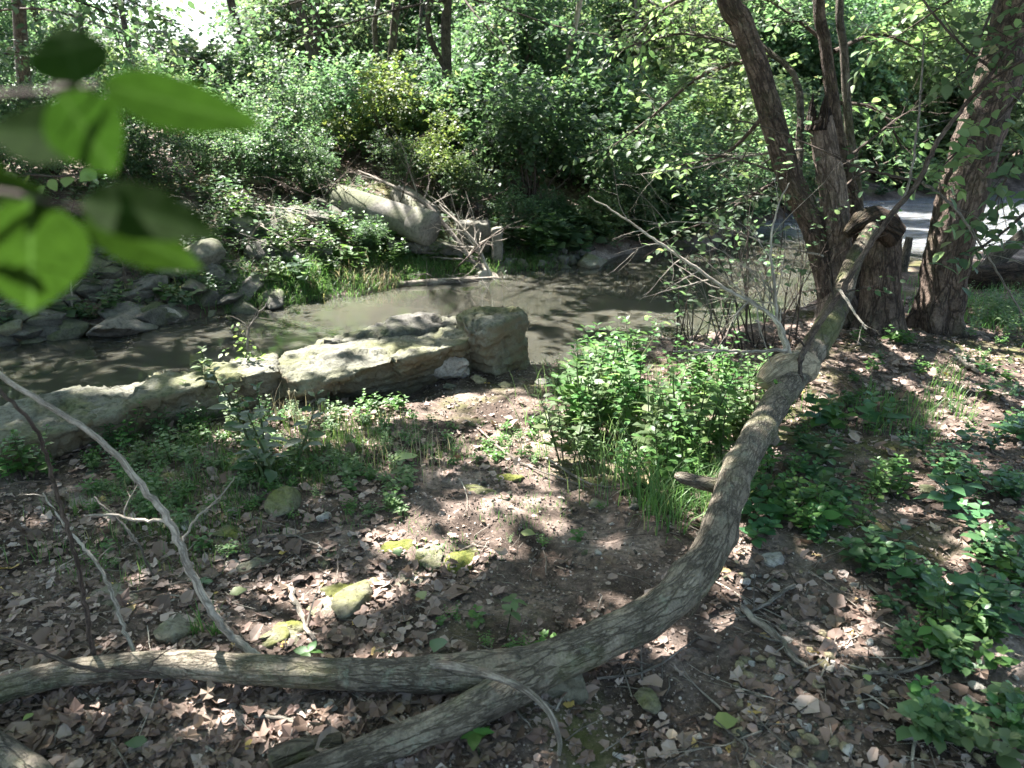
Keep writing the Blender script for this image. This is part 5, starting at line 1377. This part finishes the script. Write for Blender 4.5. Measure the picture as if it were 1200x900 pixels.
grass_patch("grass", 8, [(1170, 365, 40, 14, 40), (1100, 345, 30, 8, 12)], 22, .12, .008, "pale grass in the sun before the right-hand log", spread=.08)
grass_patch("grass", 9, [(330, 500, 30, 10, 5), (470, 545, 40, 10, 6)], 10, .22, .003, "thin wiry grass stalks standing up before the slabs", DRYGRASS, .5, .05)

# ------------------------------------------------------------------ leaf litter, crumbs and twigs
rs = np.random.RandomState(11)
def near_points(n, y0=1.0, y1=7.0):
    y = y0 + (y1 - y0) * rs.uniform(0, 1, n) ** 1.25
    x = rs.uniform(-1, 1, n) * (.85 * y + .5)
    h = height(x, y)
    k = (h > -.2) & (y < np.interp(x, NEAR_X, NEAR_Y) - .15)
    return x[k], y[k], h[k]
def path_mask(x, y, h):
    px, py, _ = to_px(x, y, h)
    m = np.zeros(len(x))
    for cx, cy_, rx, ry in ((660, 620, 90, 90), (560, 470, 130, 30), (700, 560, 50, 60), (520, 600, 80, 50), (640, 680, 90, 40)):
        m = np.maximum(m, np.clip(1.4 - ((px - cx) / rx) ** 2 - ((py - cy_) / ry) ** 2, 0, 1))
    return m
x, y, h = near_points(60000)
k = rs.uniform(0, 1, len(x)) > path_mask(x, y, h) * .93
px_, py_, _ = to_px(x, y, h)
k &= vnoise(x, y, 2.2, 12) + rs.normal(0, .5, len(x)) > -.35 + .30 * ((px_ > 640) & (py_ > 520)) - .5 * (py_ > 790) * (px_ < 640)
x, y, h = x[k], y[k], h[k]
n = len(x)
pos = np.stack([x, y, h + rs.uniform(.001, .014, n)], 1)
Xd = rs.normal(0, 1, (n, 3)); Xd[:, 2] *= .25; Nn = rs.normal(0, .30, (n, 3)) + [0, 0, 1]
small = rs.uniform(0, 1, n) < .86
v1, f1 = batch(T_FLAT3, pos[small], Xd[small], Nn[small], rs.gamma(2.2, .0095, small.sum()) + .007, rs.uniform(.7, 2.0, small.sum()))
v2, f2 = batch(T_LOBED, pos[~small], Xd[~small], Nn[~small], rs.uniform(.03, .06, (~small).sum()), rs.uniform(.5, 1.1, (~small).sum()))
v, f = join([(v1, f1), (v2, f2)])
tag(link("leaf_litter", mesh_np("leaf_litter", v, f, smooth=False), LITTER), "brown curled dead leaves covering the near bank", "leaf litter", kind="stuff")
# far bank and beyond
xf = rs.uniform(-12, 8, 16000); yf = rs.uniform(6, 17, 16000); hf = height(xf, yf); k = (hf > -.3) & (yf > np.interp(xf, FAR_X, FAR_Y))
pos = np.stack([xf[k], yf[k], hf[k] + .01], 1); n = len(pos); Xd = rs.normal(0, 1, (n, 3)); Xd[:, 2] *= .3
v, f = batch(T_FLAT3, pos, Xd, rs.normal(0, .4, (n, 3)) + [0, 0, 1], rs.uniform(.04, .10, n))
tag(link("leaf_litter", mesh_np("far_litter", v, f, smooth=False), LITTER), "dead leaves strewn over the far bank slope", "leaf litter", kind="stuff")
# crumbs of soil and gravel
x, y, h = near_points(42000, 1.0, 5.5); n = len(x)
T_CR = (np.array([[.5, 0, 0], [-.5, .1, 0], [0, .5, .05], [0, -.45, 0], [.05, 0, .45], [0, 0, -.3]]), np.array([[0, 2, 4], [2, 1, 4], [1, 3, 4], [3, 0, 4]]))
Xd = rs.normal(0, 1, (n, 3)); v, f = batch(T_CR, np.stack([x, y, h + .002], 1), Xd, rs.normal(0, .5, (n, 3)) + [0, 0, 1], rs.uniform(.004, .014, n) * (1 + path_mask(x, y, h) * .3))
CRUMB, nt, b = mat("soil_crumbs")
gg_ = N(nt, "ShaderNodeNewGeometry")
nt.links.new(ramp(nt, gg_.outputs["Random Per Island"], [(0, (.06, .045, .034)), (.5, (.16, .12, .095)), (.85, (.27, .215, .175)), (1, (.45, .40, .34))]).outputs[0], b.inputs["Base Color"])
b.inputs["Roughness"].default_value = .9
tag(link("soil_crumbs", mesh_np("soil_crumbs", v, f, smooth=False), CRUMB), "small crumbs of soil and grit strewn over the near bank", "grit", kind="stuff")
# fine twigs, joined
x, y, h = near_points(2600, 1.0, 6); g = Geo()
for i in range(len(x)):
    a = rs.uniform(0, 6.28); L = rs.uniform(.03, .16); d = Vector((math.cos(a), math.sin(a), rs.normal(0, .12)))
    p = Vector((x[i], y[i], h[i] + .012)); m = p + d * L * .5 + Vector(tuple(rs.normal(0, .006, 3)))
    r = rs.uniform(.0009, .0026); g.tube([p, m, p + d * L], [r, r, r * .6], 4, cap=False)
tag(link("fine_twigs", g.mesh("fine_twigs"), TWIG_GREY), "fine broken twigs scattered through the leaf litter", "twigs", kind="stuff")
# single larger dead leaves
lob = []
for s in range(5):
    rr_ = np.random.RandomState(s); tv = T_LOBED[0].copy(); tv[:, 2] += rr_.normal(0, .035, 13) + (.35 * tv[:, 1] ** 2 if s % 2 else -.2 * tv[:, 1] ** 2); tv[:, 1] *= rr_.uniform(.7, 1.05)
    for mt in (LITTER, LITTER, LITTER):
        m = mesh_np("dead_leaf", tv, T_LOBED[1], smooth=False); m.materials.append(mt); lob.append(m)
lr = random.Random(88); placed = 0
while placed < 210:
    if placed < 120: px, py = lr.uniform(0, 560), lr.uniform(790, 900)
    else: px, py = lr.uniform(0, 1200), lr.uniform(640, 900)
    p = ground_at(px, py)
    o = link("dead_leaf", lr.choice(lob), None, None, p + Vector((0, 0, lr.uniform(.012, .03))), Euler((lr.gauss(0, .3), lr.gauss(0, .3), lr.uniform(0, 6.28))), lr.uniform(.045, .085))
    tag(o, "brown curled dead leaf lying on the near foreground litter", "leaf", "dead leaves on the foreground litter"); placed += 1
for (px, py, s, mt, lab) in [(175, 882, .06, LEAF_GC, "round green fallen leaf at the bottom left"), (355, 465 + 395, .0, None, None), (42, 846, .03, FRESHFALL, "small yellow-green fallen leaf at the bottom left"), (492, 702, .05, FRESHFALL, "yellow fallen leaf beside the mossy square-edged rock"), (835, 858, .07, FRESHFALL, "pale yellow fallen leaf at the bottom right of centre"),
                        (490, 540, .13, FRESHFALL, "large pale green fallen leaf in the middle of the clearing"), (518, 757, .07, LEAF_GC, "pointed grey-green leaf standing beside the left limb"), (610, 632, .06, FRESHFALL, "light green fallen leaf on the bare path"), (270, 705, .06, FRESHFALL, "yellow fallen leaf above the left limb"), (1012, 800, .03, FRESHFALL, "small yellow leaf on the right litter"), (465, 652, .05, LEAF_LIGHT, "green fallen leaf on the sunny mossy ground")]:
    if not s: continue
    o = link("fallen_leaf", leaf_mesh(mt, w=1.5), None, None, ground_at(px, py) + Vector((0, 0, .03)), Euler((.1, -.1, px * .7)), s)
    tag(o, lab, "leaf")
# larger sticks on the ground
skr = random.Random(90)
named = [([(1010, 795), (1060, 792), (1105, 778)], .006, "brown forked stick on the right-hand litter"), ([(930, 690), (900, 712), (865, 730)], .008, "dark stick beside the trunk bend on the right"), ([(870, 720), (925, 770), (945, 795)], .012, "weathered flat stick right of the trunk bend"),
         ([(340, 695), (355, 730), (370, 760)], .010, "dark knobbly stick standing behind the left limb"), ([(560, 505), (610, 545), (690, 575)], .005, "long thin stick lying across the path"), ([(640, 540), (690, 570), (745, 575)], .006, "pale thin stick at the edge of the path grass"),
         ([(300, 845), (348, 852), (386, 905)], .005, "pale bent twig at the bottom left centre"), ([(700, 800), (760, 790), (835, 740)], .004, "thin curved twig right of the trunk fork"), ([(1115, 425), (1130, 432), (1142, 440)], .02, "short thick stick in the clearing before the leaning tree"), ([(570, 780), (600, 830), (625, 860)], .004, "twig under the fork of the trunk"),
         ([(150, 700), (200, 690), (250, 680)], .004, "thin stick in the shaded left litter"), ([(290, 640), (340, 632), (385, 650)], .006, "curved stick near the mottled rock")]
for pts, r, lab in named:
    P_ = [ground_at(a, b_) + Vector((0, 0, r + .012)) for a, b_ in pts]
    g = Geo(); P2, R2 = smooth_path(P_, [r, r * .9, r * .5], 6); P2 = [q + rv(skr, r * .35) for q in P2]
    g.tube([q - P_[0] for q in P2], R2, 8, .15, 25)
    for k in range(3):
        q = skr.choice(P2[3:]) - P_[0]; twiggy(g, q, Vector((skr.uniform(-1, 1), skr.uniform(-1, 1), skr.uniform(0, .5))), skr.uniform(.05, .18), r * .4, 0, skr)
    o = link("stick", g.mesh("stick"), TWIG_GREY, None, P_[0]); tag(o, lab, "stick")
for k in range(70):
    px, py = skr.uniform(0, 1200), skr.uniform(560, 900)
    if k < 34: px, py = skr.uniform(820, 1080), skr.uniform(680, 900)
    p = ground_at(px, py); g = Geo()
    twiggy(g, Vector((0, 0, .012)), Vector((skr.uniform(-1, 1), skr.uniform(-1, 1), .03)), skr.uniform(.15, .4), skr.uniform(.002, .005), 1, skr, 0, 2, .12, 5, .5)
    me = g.mesh("loose_twig"); co = np.zeros(len(me.vertices) * 3, np.float32); me.vertices.foreach_get("co", co); co = co.reshape(-1, 3); co[:, 2] = co[:, 2] * .15 + .012 + height(co[:, 0] + p.x, co[:, 1] + p.y) - p.z
    me.vertices.foreach_set("co", co.ravel()); me.update()
    o = link("loose_twig", me, skr.choice([TWIG_GREY, TWIG_DARK, TWIG_PALE]), None, p); tag(o, "thin branching twig lying loose on the near bank litter", "twig", "loose twigs on the near bank")
# corner logs
for pts, lab, mt in [([(-60, 855, .03, .05), (0, 885, .04, .045), (45, 915, .04, .04), (90, 960, .04, .03)], "smooth grey-green log end in the bottom left corner", BARK_GREY),
                 ([(318, 893, .02, .03), (350, 880, .025, .032), (400, 872, .02, .03)], "short mossy wood piece at the bottom beside the lower limb", BARK_MOSS)]:
    e = empty("log_piece", az(pts[1][0], pts[1][1], 0), lab, "log"); P_, R_ = nodes(pts, e); g = Geo(); g.tube(P_, R_, 22, .12, 14, sub=8); link("wood", g.mesh("log_piece"), mt, e)

# ------------------------------------------------------------------ leafy twig close to the lens
nt_ = empty("leafy_twig", at(-40, 160, .36), "out-of-focus green leafy twig hanging close at the upper left", "leafy twig")
big = tri_clean((lambda: None)() or ov)
def fine_leaf(w, fold=.12, tipx=1.0):
    us = np.linspace(0, 1, 13); vs = np.linspace(-1, 1, 7); V = []
    for u in us:
        wd = (math.sin(math.pi * min(1, u ** .72)) ** .85) * .5 * w if 0 < u < 1 else 0.002
        for t in vs: V.append([u, t * wd, fold * abs(t) * wd - .08 * u * u + .012 * math.sin(u * 26) * abs(t)])
    i = (np.arange(12)[:, None] * 7 + np.arange(6)[None]).ravel()
    V = np.array(V); m = mesh_np("near_leaf", V, np.stack([i, i + 7, i + 8, i + 1], 1), uv=np.stack([V[:, 0], V[:, 1] / max(w, .01)], 1)); m.materials.append(NEARLEAF); return m
for (bx, by, tx, ty, wpx, Y, roll) in [(92, 100, 72, 24, 74, .34, .3), (118, 98, 312, 150, 58, .34, -.35), (70, 108, 138, 205, 105, .33, .2), (112, 165, -25, 145, 62, .35, -.2), (95, 235, 258, 268, 74, .33, .5), (35, 232, 38, 372, 112, .34, .1), (95, 248, 238, 318, 58, .34, -.4), (-30, 205, 60, 228, 30, .36, .3), (-60, 170, 20, 240, 50, .36, .3)]:
    a, t = rel(at(bx, by, Y), nt_), rel(at(tx, ty, Y * 1.03), nt_)
    Xv = t - a; L = Xv.length; Xn = Xv.normalized(); view = (nt_.location + a - cam.location).normalized()
    Nv = (-view + Vector((0, 0, 1)) * .25 + Xn.cross(view) * roll); Yv = Nv.cross(Xn).normalized(); Zv = Xn.cross(Yv)
    wpxl = (1.0 if wpx > 100 else 1.2) * wpx / math.hypot(tx - bx, ty - by)
    m = fine_leaf(wpxl)
    o = link("leaf", m, None, nt_); o.matrix_local = Matrix.Translation(a) @ Matrix((Xn, Yv, Zv)).transposed().to_4x4() @ Matrix.Scale(L, 4)
for pts in ([(-120, 130), (0, 112), (60, 108), (118, 100)], [(-120, 240), (-20, 225), (50, 235), (98, 246)], [(60, 108), (80, 102), (92, 98)]):
    P_ = [rel(at(a, b_, .345), nt_) for a, b_ in pts]; g = Geo(); g.tube(P_, [.0022, .0018, .0014, .0009][:len(P_)], 8, sub=4); link("stem", g.mesh("near_stem"), TWIG_DARK, nt_)
# sprig of sunlit leaves behind it
sg_ = empty("leaf_sprig", at(20, 212, 1.6), "sunlit yellow-green leaf sprig behind the close leaves at left", "sprig")
P_ = [rel(at(a, b_, 1.6), sg_) for a, b_ in ((-40, 230), (0, 215), (30, 205), (70, 207), (110, 200), (140, 196))]; g = Geo(); g.tube(P_, [.003, .0028, .0025, .002, .0015, .001], 6, sub=3); link("stem", g.mesh("sprig_stem"), TWIG_DARK, sg_)
srng = random.Random(5)
for (a, b_) in ((8, 200), (36, 204), (58, 210), (82, 207), (112, 200), (45, 218), (-8, 212), (100, 204)):
    link("leaf", leaf_mesh(LEAF_YEL, w=1.3), None, sg_, rel(at(a, b_, 1.6), sg_), Euler((srng.uniform(-.8, .8), srng.uniform(.2, 1.0), srng.uniform(-2.5, -.5))), srng.uniform(.03, .045))

# ------------------------------------------------------------------ say in each repeated label where its group of look-alikes stands
def zone(o):
    p = o.matrix_world.translation if o.matrix_world.translation.length > 0 else o.location
    p = o.location
    a, b_, dep = to_px(np.array([p.x]), np.array([p.y]), np.array([p.z])); return float(a[0]), float(b_[0])
for o in list(SC.objects):
    gname = o.get('group'); 
    if o.parent or not gname: continue
    a, b_ = zone(o)
    side = "left" if a < 400 else ("centre" if a < 800 else "right")
    if gname == GCN:
        w_ = "beside the fallen trunk's shadow" if a < 1000 else ("in the middle of the right side" if a < 1110 else "at the right edge")
        w_ += ", nearer the viewer" if b_ > 640 else (", halfway down" if b_ > 560 else ", nearer the leaning tree")
        o['label'] = "low broad-leaved herb " + w_; o['group'] = "low herbs " + w_
    elif gname.startswith("nettle-like"):
        w_ = ("at the path side" if a < 740 else ("in the middle" if a < 820 else "against the fallen trunk")) + (", at the back" if b_ < 480 else ", at the front")
        o['label'] = "nettle-like herb of the sunny patch, " + w_; o['group'] = "nettle-like herbs " + w_
    elif gname.startswith("dead leaves on"):
        w_ = ("below the left limb" if b_ > 795 and a < 560 else ("right of the fallen trunk" if a > 700 else "above the left limb")) + (", left part" if a < 200 or 700 < a < 950 else ", right part")
        o['label'] = "brown curled dead leaf on the litter " + w_; o['group'] = "dead leaves " + w_
    elif gname in (G, GU):
        d_ = "near the water" if o.location.y < 18 else ("halfway back" if o.location.y < 27 else "far back")
        o['label'] = ("slender leafy tree " if gname == G else "leafy undergrowth bush ") + d_ + " in the " + side + " of the wood"; o['group'] = gname + ", " + side + ", " + d_
    elif gname.startswith("rubble"):
        d_ = "by the waterline" if height(o.location.x, o.location.y) < .05 else "up the slope"
        o['label'] = "grey rubble stone " + d_ + (" behind the near leaves" if a < 250 else (" between the near leaves and the pipe" if a < 420 else " below or right of the pipe")); o['group'] = o['label'].replace("stone", "stones")
    elif gname.startswith("pebbles"):
        w_ = "in the right foreground" if a > 820 else ("on the bare path" if a > 500 else "in the left litter")
        o['label'] = "small pebble lying " + w_; o['group'] = "pebbles " + w_
